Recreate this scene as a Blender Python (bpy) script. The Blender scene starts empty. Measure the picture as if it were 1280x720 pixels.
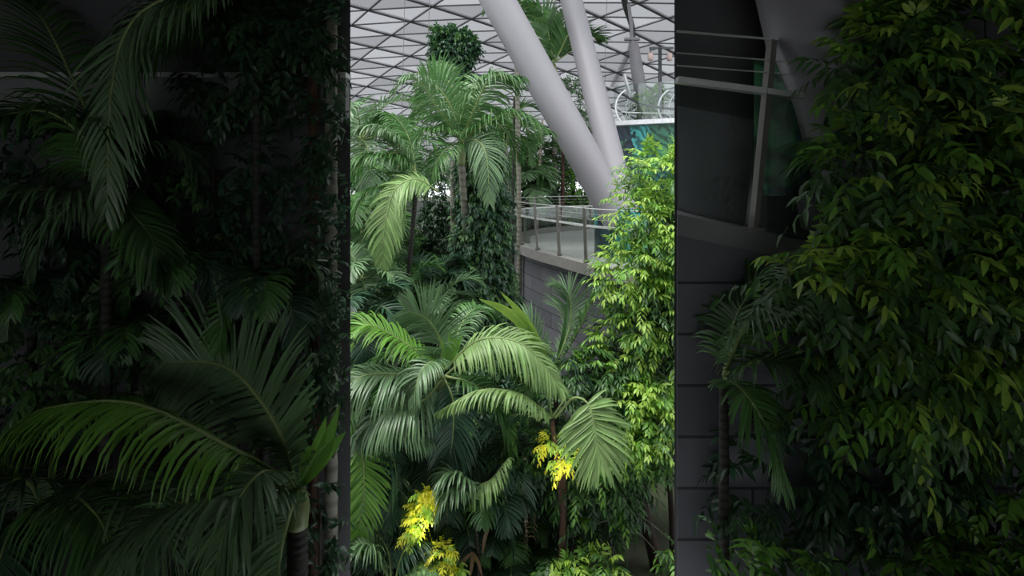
import bpy, math, random
import numpy as np
from mathutils import Vector
rnd = random.Random(7)
RS = np.random.RandomState(11)
C = bpy.context.scene.collection
EYE = 6.0; F = 700.0; HZ = 225.0
def far(Y): return Y+1.5*max(0, 10.5-Y)/4.5 if REMAP else Y
REMAP = False      # near garden plants pushed back along the camera's line of sight, fronds enlarged to suit
def P(px, py, Y):
    Y = far(Y); return np.array([(px-640)/F*Y, Y, EYE+(HZ-py)/F*Y])

# ---------------------------------------------------------------- materials
MATS = {}
def nodes(name):
    m = bpy.data.materials.new(name); m.use_nodes = True; nt = m.node_tree; nt.nodes.clear()
    out = nt.nodes.new('ShaderNodeOutputMaterial'); MATS[name] = m
    return m, nt, out
def leafmat(name, col, col2=None, rough=.42, spec=.5, trans=.25, scale=3.0, var=.35):
    m, nt, out = nodes(name); N = nt.nodes.new; L = nt.links.new
    b = N('ShaderNodeBsdfPrincipled'); b.inputs['Roughness'].default_value = rough
    b.inputs['Specular IOR Level'].default_value = spec
    g = N('ShaderNodeNewGeometry'); mix = N('ShaderNodeMix'); mix.data_type = 'RGBA'
    col2 = col2 or tuple(c*.55 for c in col)
    mix.inputs[6].default_value = (*col, 1); mix.inputs[7].default_value = (*col2, 1)
    tc = N('ShaderNodeTexCoord'); no = N('ShaderNodeTexNoise'); no.inputs['Scale'].default_value = scale
    L(tc.outputs['Object'], no.inputs['Vector'])
    mr = N('ShaderNodeMapRange'); mr.inputs[1].default_value = .35; mr.inputs[2].default_value = .65
    L(no.outputs['Fac'], mr.inputs[0])
    av = N('ShaderNodeMath'); av.operation = 'MULTIPLY_ADD'; av.inputs[1].default_value = .5
    L(g.outputs['Random Per Island'], av.inputs[0]); 
    hv = N('ShaderNodeMath'); hv.operation = 'MULTIPLY'; hv.inputs[1].default_value = .5
    L(mr.outputs[0], hv.inputs[0]); L(hv.outputs[0], av.inputs[2]); L(av.outputs[0], mix.inputs[0])
    hs = N('ShaderNodeHueSaturation'); hs.inputs['Saturation'].default_value = .93; L(mix.outputs[2], hs.inputs['Color'])
    vr = N('ShaderNodeMapRange'); vr.inputs[3].default_value = 1-var; vr.inputs[4].default_value = 1+var
    L(g.outputs['Random Per Island'], vr.inputs[0]); L(vr.outputs[0], hs.inputs['Value'])
    L(hs.outputs[0], b.inputs['Base Color'])
    t = N('ShaderNodeBsdfTranslucent'); L(hs.outputs[0], t.inputs['Color'])
    ms = N('ShaderNodeMixShader'); ms.inputs[0].default_value = trans
    L(b.outputs[0], ms.inputs[1]); L(t.outputs[0], ms.inputs[2]); L(ms.outputs[0], out.inputs[0])
    return m
def solid(name, col, rough=.6, metal=0.0, col2=None, scale=6.0, bump=.0, stretch=None, spec=.5):
    m, nt, out = nodes(name); N = nt.nodes.new; L = nt.links.new
    b = N('ShaderNodeBsdfPrincipled'); b.inputs['Roughness'].default_value = rough
    b.inputs['Metallic'].default_value = metal; b.inputs['Specular IOR Level'].default_value = spec
    tc = N('ShaderNodeTexCoord'); mp = N('ShaderNodeMapping'); L(tc.outputs['Object'], mp.inputs[0])
    if stretch: mp.inputs['Scale'].default_value = stretch
    no = N('ShaderNodeTexNoise'); no.inputs['Scale'].default_value = scale; no.inputs['Detail'].default_value = 5
    L(mp.outputs[0], no.inputs['Vector'])
    r = N('ShaderNodeValToRGB'); r.color_ramp.elements[0].position = .3; r.color_ramp.elements[1].position = .7
    r.color_ramp.elements[0].color = (*col, 1); r.color_ramp.elements[1].color = (*(col2 or tuple(c*.8 for c in col)), 1)
    L(no.outputs['Fac'], r.inputs[0]); L(r.outputs[0], b.inputs['Base Color'])
    if bump:
        bp = N('ShaderNodeBump'); bp.inputs['Strength'].default_value = bump; bp.inputs['Distance'].default_value = .02
        L(no.outputs['Fac'], bp.inputs['Height']); L(bp.outputs[0], b.inputs['Normal'])
    L(b.outputs[0], out.inputs[0]); return m
def ringbark(name, c1, c2, scale=3.0):
    m, nt, out = nodes(name); N = nt.nodes.new; L = nt.links.new
    b = N('ShaderNodeBsdfPrincipled'); b.inputs['Roughness'].default_value = .8
    tc = N('ShaderNodeTexCoord'); w = N('ShaderNodeTexWave'); w.bands_direction = 'Z'
    w.inputs['Scale'].default_value = scale; w.inputs['Distortion'].default_value = 1.5; w.inputs['Detail'].default_value = 3
    L(tc.outputs['Object'], w.inputs['Vector'])
    r = N('ShaderNodeValToRGB'); r.color_ramp.elements[0].color = (*c1, 1); r.color_ramp.elements[1].color = (*c2, 1)
    r.color_ramp.elements[0].position = .15; r.color_ramp.elements[1].position = .55
    L(w.outputs['Fac'], r.inputs[0]); L(r.outputs[0], b.inputs['Base Color']); L(b.outputs[0], out.inputs[0]); return m
def glassmat(name, tint, trans, rough=.05, translucent=0.0, gloss=.12, var=0.0):
    m, nt, out = nodes(name); N = nt.nodes.new; L = nt.links.new
    t = N('ShaderNodeBsdfTransparent'); t.inputs[0].default_value = (*tint, 1)
    if var:
        g = N('ShaderNodeNewGeometry'); hs = N('ShaderNodeHueSaturation'); hs.inputs['Color'].default_value = (*tint, 1)
        vr = N('ShaderNodeMapRange'); vr.inputs[3].default_value = 1-var; vr.inputs[4].default_value = 1
        L(g.outputs['Random Per Island'], vr.inputs[0]); L(vr.outputs[0], hs.inputs['Value']); L(hs.outputs[0], t.inputs[0])
    gl = N('ShaderNodeBsdfGlossy'); gl.inputs['Roughness'].default_value = rough; gl.inputs['Color'].default_value = (.9, .95, .93, 1)
    ms = N('ShaderNodeMixShader'); ms.inputs[0].default_value = gloss
    L(t.outputs[0], ms.inputs[1]); L(gl.outputs[0], ms.inputs[2]); last = ms
    if translucent:
        tr = N('ShaderNodeBsdfTranslucent'); tr.inputs[0].default_value = (.95, .96, 1, 1)
        m2 = N('ShaderNodeMixShader'); m2.inputs[0].default_value = translucent
        L(ms.outputs[0], m2.inputs[1]); L(tr.outputs[0], m2.inputs[2]); last = m2
    L(last.outputs[0], out.inputs[0]); return m

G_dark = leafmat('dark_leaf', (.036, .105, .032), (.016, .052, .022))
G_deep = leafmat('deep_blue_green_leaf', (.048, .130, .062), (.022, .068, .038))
G_mid = leafmat('mid_leaf', (.085, .215, .045), (.042, .120, .032))
G_bright = leafmat('bright_leaf', (.20, .46, .035), (.11, .29, .03), trans=.35)
G_lime = leafmat('lime_young_leaf', (.46, .68, .070), (.27, .50, .050), trans=.35)
G_pale = leafmat('pale_leaf', (.30, .46, .15), (.18, .33, .09), trans=.3)
G_grey = leafmat('grey_green_leaf', (.17, .30, .13), (.09, .19, .075), rough=.38, spec=.7)
G_yel = leafmat('yellow_leaf', (.95, .93, .02), (.80, .78, .02), trans=.4, var=.1)
G_palm = leafmat('palm_leaf', (.105, .27, .050), (.050, .155, .036), spec=.6)
G_dry = leafmat('dry_leaf', (.28, .17, .08), (.15, .09, .05), spec=.2)
RACH = solid('rachis_green', (.22, .30, .10), .5)
RACHD = solid('rachis_dark', (.09, .13, .05), .5)
BROWN = solid('brown_bark', (.10, .050, .030), .9, col2=(.045, .025, .018), scale=9, bump=.6, stretch=(3, 3, .6))
DKBARK = solid('dark_bark', (.045, .028, .020), .9, col2=(.02, .014, .012), scale=9, bump=.6, stretch=(3, 3, .6))
GREYBARK = ringbark('grey_ring_bark', (.15, .14, .11), (.22, .21, .17), 2.2)
RINGBARK = ringbark('beige_ring_bark', (.10, .085, .06), (.42, .36, .26), 4.5)
DARKRING = ringbark('dark_ring_bark', (.010, .010, .008), (.035, .032, .025), 5)
CROWN = solid('crownshaft_green', (.14, .20, .06), .5, col2=(.20, .24, .10), scale=4)
STEM = solid('green_stem', (.06, .09, .03), .6)

# ---------------------------------------------------------------- mesh helpers
def obj(name, verts, faces, mat, parent=None, smooth=True, uvs=None):
    me = bpy.data.meshes.new(name)
    verts = np.asarray(verts, dtype=float)
    o = bpy.data.objects.new(name, me)
    off = np.zeros(3)
    if parent is not None:
        off = np.array(parent['_o']) if '_o' in parent else np.zeros(3)
    me.from_pydata((verts-off).tolist(), [], faces if isinstance(faces, list) else faces.tolist())
    for m in (mat if isinstance(mat, (list, tuple)) else [mat]): me.materials.append(m)
    if smooth: me.polygons.foreach_set('use_smooth', [True]*len(me.polygons))
    if uvs is not None:
        ul = me.uv_layers.new(name='UVMap')
        li = np.zeros(len(me.loops), dtype=int); me.loops.foreach_get('vertex_index', li)
        ul.data.foreach_set('uv', np.asarray(uvs)[li].ravel())
    C.objects.link(o)
    if parent is not None: o.parent = parent
    o['_o'] = [float(x) for x in off]
    return o
def thing(name, label, cat, at=(0, 0, 0), group=None):
    o = bpy.data.objects.new(name, None); C.objects.link(o); o.location = Vector(at)
    o['_o'] = [float(x) for x in at]; o['label'] = label; o['category'] = cat
    o.empty_display_size = .2
    if group: o['group'] = group
    return o
def tag(o, label, cat, group=None, kind=None):
    o['label'] = label; o['category'] = cat
    if group: o['group'] = group
    if kind: o['kind'] = kind
    return o
def struct(o, label=None):
    o['kind'] = 'structure'
    if label: o['label'] = label
    return o
def catmull(pts, n):
    pts = np.asarray(pts, float)
    if len(pts) == 2: return pts[0]+(pts[1]-pts[0])*np.linspace(0, 1, n)[:, None]
    q = np.vstack([2*pts[0]-pts[1], pts, 2*pts[-1]-pts[-2]])
    out = []
    for t in np.linspace(0, len(pts)-1-1e-9, n):
        i = int(t); u = t-i; a, b, c, d = q[i:i+4]
        out.append(.5*(2*b+(c-a)*u+(2*a-5*b+4*c-d)*u*u+(3*b-a-3*c+d)*u**3))
    return np.array(out)
def nrm(v): return v/np.maximum(np.linalg.norm(v, axis=-1, keepdims=True), 1e-9)
def tube_data(path, r, seg=8, cap=True):
    path = np.asarray(path, float); n = len(path)
    r = np.ones(n)*r if np.isscalar(r) else np.interp(np.linspace(0, 1, n), np.linspace(0, 1, len(r)), r)
    T = nrm(np.gradient(path, axis=0)); ref = np.array([0, 0, 1.]) if abs(T[:, 2]).mean() < .8 else np.array([0, 1., 0])
    A = nrm(np.cross(T, ref)); B = np.cross(T, A)
    th = np.linspace(0, 2*np.pi, seg, endpoint=False)
    V = path[:, None]+(A[:, None]*np.cos(th)[None, :, None]+B[:, None]*np.sin(th)[None, :, None])*r[:, None, None]
    V = V.reshape(-1, 3); Fc = []
    for i in range(n-1):
        for j in range(seg):
            k = (j+1) % seg; Fc.append([i*seg+j, i*seg+k, (i+1)*seg+k, (i+1)*seg+j])
    if cap: Fc.append(list(range(seg))[::-1]); Fc.append([(n-1)*seg+j for j in range(seg)])
    return V, Fc
class MB:
    def __init__(s): s.v = []; s.f = []; s.n = 0
    def add(s, V, Fc): s.v.append(np.asarray(V, float)); s.f += [[i+s.n for i in f] for f in (Fc if isinstance(Fc, list) else Fc.tolist())]; s.n += len(V); return s
    def tube(s, path, r, seg=8): return s.add(*tube_data(path, r, seg))
    def box(s, c, d, rz=0):
        c = np.array(c, float); d = np.array(d, float)/2
        V = np.array([[x, y, z] for x in (-1, 1) for y in (-1, 1) for z in (-1, 1)])*d
        V = V@np.array([[math.cos(rz), math.sin(rz), 0], [-math.sin(rz), math.cos(rz), 0], [0, 0, 1]])+c
        return s.add(V, [[0, 1, 3, 2], [4, 6, 7, 5], [0, 4, 5, 1], [2, 3, 7, 6], [0, 2, 6, 4], [1, 5, 7, 3]])
    def quadbar(s, a, b, w, h):
        a = np.array(a, float); b = np.array(b, float); t = nrm(b-a); sd = nrm(np.cross(t, [0, 0, 1.]))
        if not np.isfinite(sd).all() or np.linalg.norm(np.cross(t, [0, 0, 1.])) < .05: sd = np.array([1., 0, 0])
        u = np.cross(sd, t); V = [p+sd*x*w/2+u*y*h/2 for p in (a, b) for x, y in ((-1, -1), (1, -1), (1, 1), (-1, 1))]
        return s.add(V, [[3, 2, 1, 0], [4, 5, 6, 7], [0, 1, 5, 4], [1, 2, 6, 5], [2, 3, 7, 6], [3, 0, 4, 7]])
    def build(s, name, mat, parent=None, smooth=False): return obj(name, np.vstack(s.v), s.f, mat, parent, smooth)

# ---------------------------------------------------------------- palm frond
def frond_data(pts, n=44, L=.5, W=.028, petiole=.16, droop=.25, v=.25, a0=70, a1=25, up=(0, 0, 1), roll=0., fold=.22, jit=.08, seg=4, tipL=.35, dropside=None):
    c = catmull(pts, n+8); T = nrm(np.gradient(c, axis=0)); up = np.array(up, float)
    S = nrm(np.cross(T, up)); N = np.cross(S, T)
    if roll:
        S, N = S*math.cos(roll)+N*math.sin(roll), N*math.cos(roll)-S*math.sin(roll)
    k0 = int(petiole*len(c)); idx = np.linspace(k0, len(c)-1.001, n)
    Vs = []; Fs = []; base = 0
    for side in (-1, 1):
        i0 = np.clip(idx+RS.uniform(-.3, .3, n), 0, len(c)-1.001); i = i0.astype(int); u = (i0-i)[:, None]
        p = c[i]*(1-u)+c[np.minimum(i+1, len(c)-1)]*u; t = T[i]; s_ = S[i]*side; nn = N[i]
        w = np.linspace(0, 1, n)
        ln = L*(np.clip(.55+1.6*w, 0, 1)*np.clip(tipL+(1-w)*1.9, 0, 1))*(1+RS.uniform(-jit, jit, n))
        a = np.radians(a0+(a1-a0)*w**1.3+RS.normal(0, 4, n))[:, None]; vv = v+RS.normal(0, .10, n)[:, None]
        d = nrm(np.cos(a)*t+np.sin(a)*(s_*np.cos(vv)+nn*np.sin(vv)))
        wd = nrm(t-d*(t*d).sum(1, keepdims=True)); fn = np.cross(d, wd)*side
        rows = [p]; dirs = d.copy(); q = p; ds = [d]
        dr = (droop*(1+RS.uniform(-.35, .35, n)))[:, None]
        for k in range(seg):
            q = q+dirs*(ln/seg)[:, None]; rows.append(q)
            dirs = nrm(dirs+np.array([0, 0, -1.])*dr*(.5+k*.5)); ds.append(dirs)
        prof = [.45, 1, .95, .62, .03] if seg == 4 else [.5, 1, .8, .03]
        R = []
        for k in range(seg+1):
            ww = wd-ds[k]*(wd*ds[k]).sum(1, keepdims=True); ww = nrm(ww)
            h = (W*prof[k]/2); fo = np.cross(ds[k], ww)*side*fold*W*prof[k]
            R += [rows[k]-ww*h+fo, rows[k], rows[k]+ww*h+fo]
        R = np.stack(R, 1)   # n, 3(seg+1), 3
        m = R.shape[1]; Vs.append(R.reshape(-1, 3))
        f = []
        for k in range(seg):
            o = 3*k; f += [[o, o+1, o+4, o+3], [o+1, o+2, o+5, o+4]]
        f = np.array(f)
        Fs.append((f[None]+(np.arange(n)*m)[:, None, None]+base).reshape(-1, 4)); base += n*m
    return np.vstack(Vs), np.vstack(Fs), c
def clipx(V, Fc, lim):
    """leave out leaflets that would grow through the added portal wall or cross into its opening (lim: function of vertices -> keep mask)"""
    keep = lim(V); Fc = np.asarray(Fc); ok = keep[Fc].all(1); return V, Fc[ok]
CLIP = None
def frond(parent, pts, mat=G_palm, rach=RACH, rr=.011, **k):
    if 'seg' not in k: k['n'] = int(k.get('n', 44)*1.45); k['W'] = k.get('W', .028)*.72
    if REMAP and 'seg' not in k:
        y = float(np.mean([q[1] for q in pts])); f_ = 1+max(0, min(.27, (10.5-y)*.065)); k['L'] = k.get('L', .5)*f_; k['W'] = k.get('W', .028)*f_*1.1
    V, Fc, c = frond_data(pts, **k)
    if CLIP is not None:
        n0 = len(Fc); V, Fc = clipx(V, Fc, CLIP)
        if len(Fc) < .55*n0 or not CLIP(c[len(c)//8:]).all() and len(Fc) < .9*n0: return None
    fo = obj('frond', V, Fc, mat, parent)
    sc = k.get('L', .5)/.5
    obj('rachis', *tube_data(c, [rr*1.6*sc, rr*sc, rr*.25*sc], 6), rach, fo)
    return fo
def arcpts(base, az, el, length, sag=1.0, n=7):
    """a frond springing from base at azimuth az and elevation el, bending down under its weight"""
    base = np.array(base, float); p = base.copy(); out = [p.copy()]
    az = math.radians(az); e = math.radians(el)
    for i in range(n):
        p = p+np.array([math.cos(az)*math.cos(e), math.sin(az)*math.cos(e), math.sin(e)])*length/n
        out.append(p.copy()); e -= sag*(.16+.06*i)
        e = max(e, -1.45)
    return out
def trunk(parent, path, r, mat, name='trunk', seg=12, rings=0, n=None):
    c = catmull(path, n or max(8, rings*3)); rr = np.interp(np.linspace(0, 1, len(c)), np.linspace(0, 1, len(r)), r) if not np.isscalar(r) else np.ones(len(c))*r
    if rings: rr = rr*(1+.10*(np.arange(len(c)) % 3 == 0))
    V, Fc = tube_data(c, rr, seg); return obj(name, V, Fc, mat, parent)
GROUND = 0.0
def palm(name, label, crown, length=1.6, n=12, mat=G_palm, tr=.06, tmat=GREYBARK, els=(75, -5), L=.5, W=.028, nl=40, sag=1.0, base=None, shaft=.5, az0=0, group=None, droop=.25, azr=(0, 360), v=.25, rings=24, cat='palm'):
    crown = np.array(crown, float); b = np.array([crown[0]+.1, crown[1]+.05, GROUND]) if base is None else np.array(base, float)
    t = thing(name, label, cat, b, group)
    trunk(t, [b, (b+crown)/2+np.array([.04, 0, 0]), crown-np.array([0, 0, shaft])], [tr*1.25, tr, tr*.9], tmat, rings=rings)
    if shaft: trunk(t, [crown-np.array([0, 0, shaft+.02]), crown-np.array([0, 0, shaft*.5]), crown+np.array([0, 0, .05])], [tr*1.0, tr*1.25, tr*.5], CROWN, 'crownshaft')
    for i in range(n):
        u = i/max(1, n-1); el = els[0]+(els[1]-els[0])*u+rnd.uniform(-6, 6)
        az = azr[0]+((az0+i*137.5) % 360)/360*(azr[1]-azr[0])
        frond(t, arcpts(crown, az, el, length*rnd.uniform(.85, 1.1), sag), mat, n=nl, L=L, W=W, droop=droop, v=v, seg=3, rr=.009)
    return t

# ---------------------------------------------------------------- broad leaves
def leaf_arrays(pos, d, n_, ln, wd, curl=.25):
    """8-vertex folded leaf for every row"""
    pos = np.asarray(pos); d = nrm(np.asarray(d)); n_ = np.asarray(n_); s = nrm(np.cross(d, n_)); n_ = np.cross(s, d)
    ln = np.asarray(ln)[:, None]; w = np.asarray(wd)[:, None]
    def pt(u, x, z): return pos+d*ln*u+s*w*x+n_*(z*w-curl*ln*u*u)
    R = np.stack([pt(0, 0, 0), pt(.3, -.5, .18), pt(.3, 0, 0), pt(.3, .5, .18), pt(.68, -.38, .14), pt(.68, 0, 0), pt(.68, .38, .14), pt(1, 0, 0)], 1)
    N = len(pos); o = (np.arange(N)*8)[:, None, None]
    q = np.array([[1, 4, 5, 2], [2, 5, 6, 3]]); t = np.array([[0, 1, 2], [0, 2, 3], [4, 7, 5], [5, 7, 6]])
    return R.reshape(-1, 3), (q[None]+o).reshape(-1, 4).tolist()+(t[None]+o).reshape(-1, 3).tolist()
def sprigs(bases, dirs, length, nleaf, leaf, wr=.34, hang=.5, spread=1.1, mode='pinnate'):
    """leaves along a bending twig: returns leaf frames for many sprigs"""
    bases = np.asarray(bases, float); dirs = nrm(np.asarray(dirs, float)); n = len(bases)
    pos = []; dd = []; nn = []; ll = []; tw = []
    ref = np.array([0, 0, 1.]); S = nrm(np.cross(dirs, ref)+RS.normal(0, .15, (n, 3)))
    Lg = length*RS.uniform(.7, 1.2, n)[:, None]
    for k in range(nleaf):
        u = (k+.5)/nleaf; dcur = nrm(dirs+ref*(-hang*u*1.2)); p = bases+(dirs+ref*(-hang*.6*u))*Lg*u
        tw.append(p)
        side = (1 if k % 2 else -1); Nn = nrm(np.cross(S, dcur))
        a = spread*(1-.5*u)
        if k == nleaf-1: a = .1
        if mode == 'pinnate': dl = nrm(dcur*math.cos(a)+S*side*math.sin(a)+ref*(-.25)+RS.normal(0, .13, (n, 3)))
        else:
            ph = k*2.4+RS.uniform(0, 6.28, n)[:, None]*.3
            dl = nrm(dcur*math.cos(a)+(S*np.cos(ph)+Nn*np.sin(ph))*math.sin(a)+ref*(-.35)+RS.normal(0, .13, (n, 3)))
        pos.append(p); dd.append(dl); nn.append(nrm(Nn+RS.normal(0, .25, (n, 3)))); ll.append(leaf*RS.uniform(.75, 1.15, n)*(1-.25*u))
    return np.vstack(pos), np.vstack(dd), np.vstack(nn), np.concatenate(ll)
def blob_points(blobs, n, face=.35, inner=.75):
    """random points and outward directions on a union of ellipsoids"""
    B = np.array(blobs, float); area = (B[:, 3]*B[:, 4]+B[:, 4]*B[:, 5]+B[:, 3]*B[:, 5]); w = area/area.sum()
    k = RS.choice(len(B), n*3, p=w); d = nrm(RS.normal(0, 1, (n*3, 3)))
    keep = (d[:, 1] < face)|(RS.rand(n*3) < .2); k = k[keep][:n]; d = d[keep][:n]
    p = B[k, :3]+d*B[k, 3:6]*RS.uniform(inner, 1.0, len(k))[:, None]
    nrml = nrm(d/B[k, 3:6]); return p, nrml
def foliage(parent, blobs, n, leaf=.13, sprig=.32, nleaf=9, mats=(G_mid, G_bright), frac=(.7, .3), wr=.34, hang=.6, mode='pinnate', name='foliage', face=.35, inner=.75, topbias=True, spread=1.1, out=.8):
    p, d = blob_points(blobs, n, face, inner)
    d = nrm(d*out+RS.normal(0, .35, d.shape)+np.array([0, -.15, .1]))
    if topbias:   # young growth sits at the outer, upper ends
        sc = d[:, 2]*.6-d[:, 1]*.2+RS.normal(0, .35, len(p)); order = np.argsort(sc)
    else: order = RS.permutation(len(p))
    cut = np.cumsum([0]+[int(round(f*len(p))) for f in frac]); cut[-1] = len(p)
    V = []; Fc = []; mi = []; off = 0
    for m in range(len(mats)):
        ii = order[cut[m]:cut[m+1]]
        if len(ii) == 0: continue
        a, b, c, l = sprigs(p[ii], d[ii], sprig, nleaf, leaf, wr, hang, spread, mode)
        v, f = leaf_arrays(a, b, c, l, l*wr)
        if CLIP is not None:
            keep = CLIP(v); f = [x for x in f if all(keep[y] for y in x)]
        V.append(v); Fc += [[x+off for x in y] for y in f]; mi += [m]*len(f); off += len(v)
    o = obj(name, np.vstack(V), Fc, list(mats), parent); o.data.polygons.foreach_set('material_index', mi); o.data.update()
    return o
def B(px, py, Y, rx, rz, ry=None):
    c = P(px, py, Y); s = far(Y)/F
    return (c[0], c[1], c[2], rx*s, (ry if ry is not None else min(rx, rz)*s), rz*s)
def rosette(name, label, at, n=14, length=.6, W=.09, mat=G_mid, group=None, cat='fern'):
    """strap-leaved tuft"""
    t = thing(name, label, cat, at, group); V = []; Fc = []; off = 0
    for i in range(n):
        pts = arcpts(at, i*137.5+rnd.uniform(-10, 10), rnd.uniform(25, 80), length*rnd.uniform(.7, 1.1), 1.4, 5)
        c = catmull(pts, 7); T = nrm(np.gradient(c, axis=0)); S = nrm(np.cross(T, [0, 0, 1.])); w = W*np.array([.3, .8, 1, 1, .8, .45, .02])[:, None]/2
        N = np.cross(S, T)
        v = np.stack([c-S*w+N*w*.5, c, c+S*w+N*w*.5], 1).reshape(-1, 3)
        for k in range(6):
            o = off+3*k; Fc += [[o, o+1, o+4, o+3], [o+1, o+2, o+5, o+4]]
        V.append(v); off += len(v)
    obj('leaves', np.vstack(V), Fc, mat, t); return t
def branches(parent, root, ends, r, mat, name='branch'):
    for e in ends:
        m = (np.array(root)+np.array(e))/2+np.array([rnd.uniform(-.08, .08), 0, rnd.uniform(-.05, .1)])
        obj(name, *tube_data(catmull([root, m, e], 8), [r, r*.35], 6), mat, parent)

# ================================================================ CAMERA, SKY, SUN
cam = bpy.data.cameras.new('camera'); co = bpy.data.objects.new('camera', cam); C.objects.link(co)
co.location = (0, 0, EYE); co.rotation_euler = (math.radians(90), 0, 0)
cam.sensor_width = 36; cam.lens = F/1280*36; cam.shift_y = -135/1280; cam.clip_end = 600
sc = bpy.context.scene; sc.camera = co
sc.view_settings.view_transform = 'Standard'; sc.view_settings.look = 'None'; sc.view_settings.gamma = 1
sc.view_settings.exposure = 0.12
w = bpy.data.worlds.new('sky'); sc.world = w; w.use_nodes = True
bg = w.node_tree.nodes['Background']; bg.inputs[0].default_value = (.93, .965, 1.0, 1); bg.inputs[1].default_value = 1.9
sun = bpy.data.lights.new('sun', 'SUN'); sun.energy = 3.4; sun.angle = math.radians(25); sun.color = (1, .98, .93)
so = bpy.data.objects.new('sun', sun); C.objects.link(so); so.rotation_euler = (math.radians(6), math.radians(-20), 0)
sc.cycles.max_bounces = 8; sc.cycles.transparent_max_bounces = 12; sc.cycles.diffuse_bounces = 3
sc.cycles.use_denoising = True

# ================================================================ SETTING
SOIL = solid('soil', (.020, .018, .012), .95, col2=(.035, .05, .02), scale=1.5)
STEEL = solid('painted_grey_steel', (.27, .26, .28), .45, col2=(.255, .245, .265), scale=.6)
FLOORC = solid('pale_grey_floor', (.42, .42, .40), .5, col2=(.34, .34, .33), scale=.8)
METAL = solid('brown_grey_metal', (.20, .19, .17), .4, metal=.4)
RAILM = solid('pale_rail_metal', (.62, .64, .62), .3, metal=.3)
WHITE = solid('white_paint', (.85, .86, .88), .4)
DARKM = solid('dark_metal', (.03, .035, .04), .4)
LATT = solid('roof_steel', (.075, .07, .08), .5)
WALLG = solid('dark_grey_render', (.085, .085, .088), .85, col2=(.055, .055, .058), scale=1.2)
CONC = solid('grey_concrete', (.20, .20, .20), .8, col2=(.15, .15, .155), scale=1.5)
EDGE = solid('kerb_stone', (.26, .25, .24), .7)
GLASS = glassmat('clear_glass', (.88, .91, .90), .9, gloss=.05)
ROOFG = glassmat('frosted_roof_glass', (.43, .43, .435), .9, rough=.3, translucent=.12, gloss=.05, var=.30)

def blockmat():
    m, nt, out = nodes('dark_block_wall'); N = nt.nodes.new; L = nt.links.new
    b = N('ShaderNodeBsdfPrincipled'); b.inputs['Roughness'].default_value = .7
    uv = N('ShaderNodeUVMap'); br = N('ShaderNodeTexBrick'); L(uv.outputs[0], br.inputs['Vector'])
    br.inputs['Scale'].default_value = 1.0; br.inputs['Brick Width'].default_value = 1.25; br.inputs['Row Height'].default_value = .40
    br.inputs['Mortar Size'].default_value = .012; br.inputs['Color1'].default_value = (.075, .080, .092, 1)
    br.inputs['Color2'].default_value = (.120, .122, .135, 1); br.inputs['Mortar'].default_value = (.022, .022, .026, 1)
    no = N('ShaderNodeTexNoise'); no.inputs['Scale'].default_value = 1.3; no.inputs['Detail'].default_value = 6
    mx = N('ShaderNodeMix'); mx.data_type = 'RGBA'; mx.blend_type = 'MULTIPLY'; mx.inputs[0].default_value = .8
    L(br.outputs[0], mx.inputs[6]); L(no.outputs['Fac'], mx.inputs[7])
    hs = N('ShaderNodeHueSaturation'); hs.inputs['Value'].default_value = 1.9; L(mx.outputs[2], hs.inputs['Color'])
    L(hs.outputs[0], b.inputs['Base Color']); L(b.outputs[0], out.inputs[0]); return m
BLOCK = blockmat()
def muralmat():
    m, nt, out = nodes('leaf_mural_print'); N = nt.nodes.new; L = nt.links.new
    b = N('ShaderNodeBsdfPrincipled'); b.inputs['Roughness'].default_value = .35
    uv = N('ShaderNodeUVMap'); no = N('ShaderNodeTexNoise'); no.inputs['Scale'].default_value = 2.0
    L(uv.outputs[0], no.inputs['Vector'])
    mx = N('ShaderNodeMix'); mx.data_type = 'RGBA'; mx.inputs[0].default_value = .45
    L(uv.outputs[0], mx.inputs[6]); L(no.outputs['Color'], mx.inputs[7])
    wv = N('ShaderNodeTexWave'); wv.inputs['Scale'].default_value = 3.6; wv.inputs['Distortion'].default_value = 3.0; wv.bands_direction = 'DIAGONAL'
    L(mx.outputs[2], wv.inputs['Vector'])
    vo = N('ShaderNodeTexVoronoi'); vo.inputs['Scale'].default_value = 2.6; L(mx.outputs[2], vo.inputs['Vector'])
    r1 = N('ShaderNodeValToRGB'); e = r1.color_ramp.elements
    e[0].position = .2; e[0].color = (.004, .012, .05, 1); e[1].position = .85; e[1].color = (.02, .42, .40, 1)
    x = e.new(.5); x.color = (.01, .13, .12, 1); x = e.new(.68); x.color = (.03, .26, .08, 1)
    L(vo.outputs['Color'], r1.inputs[0])
    m2 = N('ShaderNodeMix'); m2.data_type = 'RGBA'; m2.blend_type = 'MULTIPLY'; m2.inputs[0].default_value = .75
    L(r1.outputs[0], m2.inputs[6]); L(wv.outputs['Color'], m2.inputs[7])
    hs = N('ShaderNodeHueSaturation'); hs.inputs['Value'].default_value = 1.0; hs.inputs['Saturation'].default_value = .85; L(m2.outputs[2], hs.inputs['Color'])
    L(hs.outputs[0], b.inputs['Base Color']); L(b.outputs[0], out.inputs[0]); return m
MURAL = muralmat()

def ribbon(path, z0, z1, uvs=True):
    path = np.asarray(path, float); n = len(path); s = np.concatenate([[0], np.cumsum(np.linalg.norm(np.diff(path[:, :2], axis=0), axis=1))])
    V = np.vstack([np.c_[path[:, :2], np.full(n, z0)], np.c_[path[:, :2], np.full(n, z1)]])
    UV = np.vstack([np.c_[s, np.full(n, z0)], np.c_[s, np.full(n, z1)]])
    return V, [[i, i+1, n+i+1, n+i] for i in range(n-1)], UV

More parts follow.
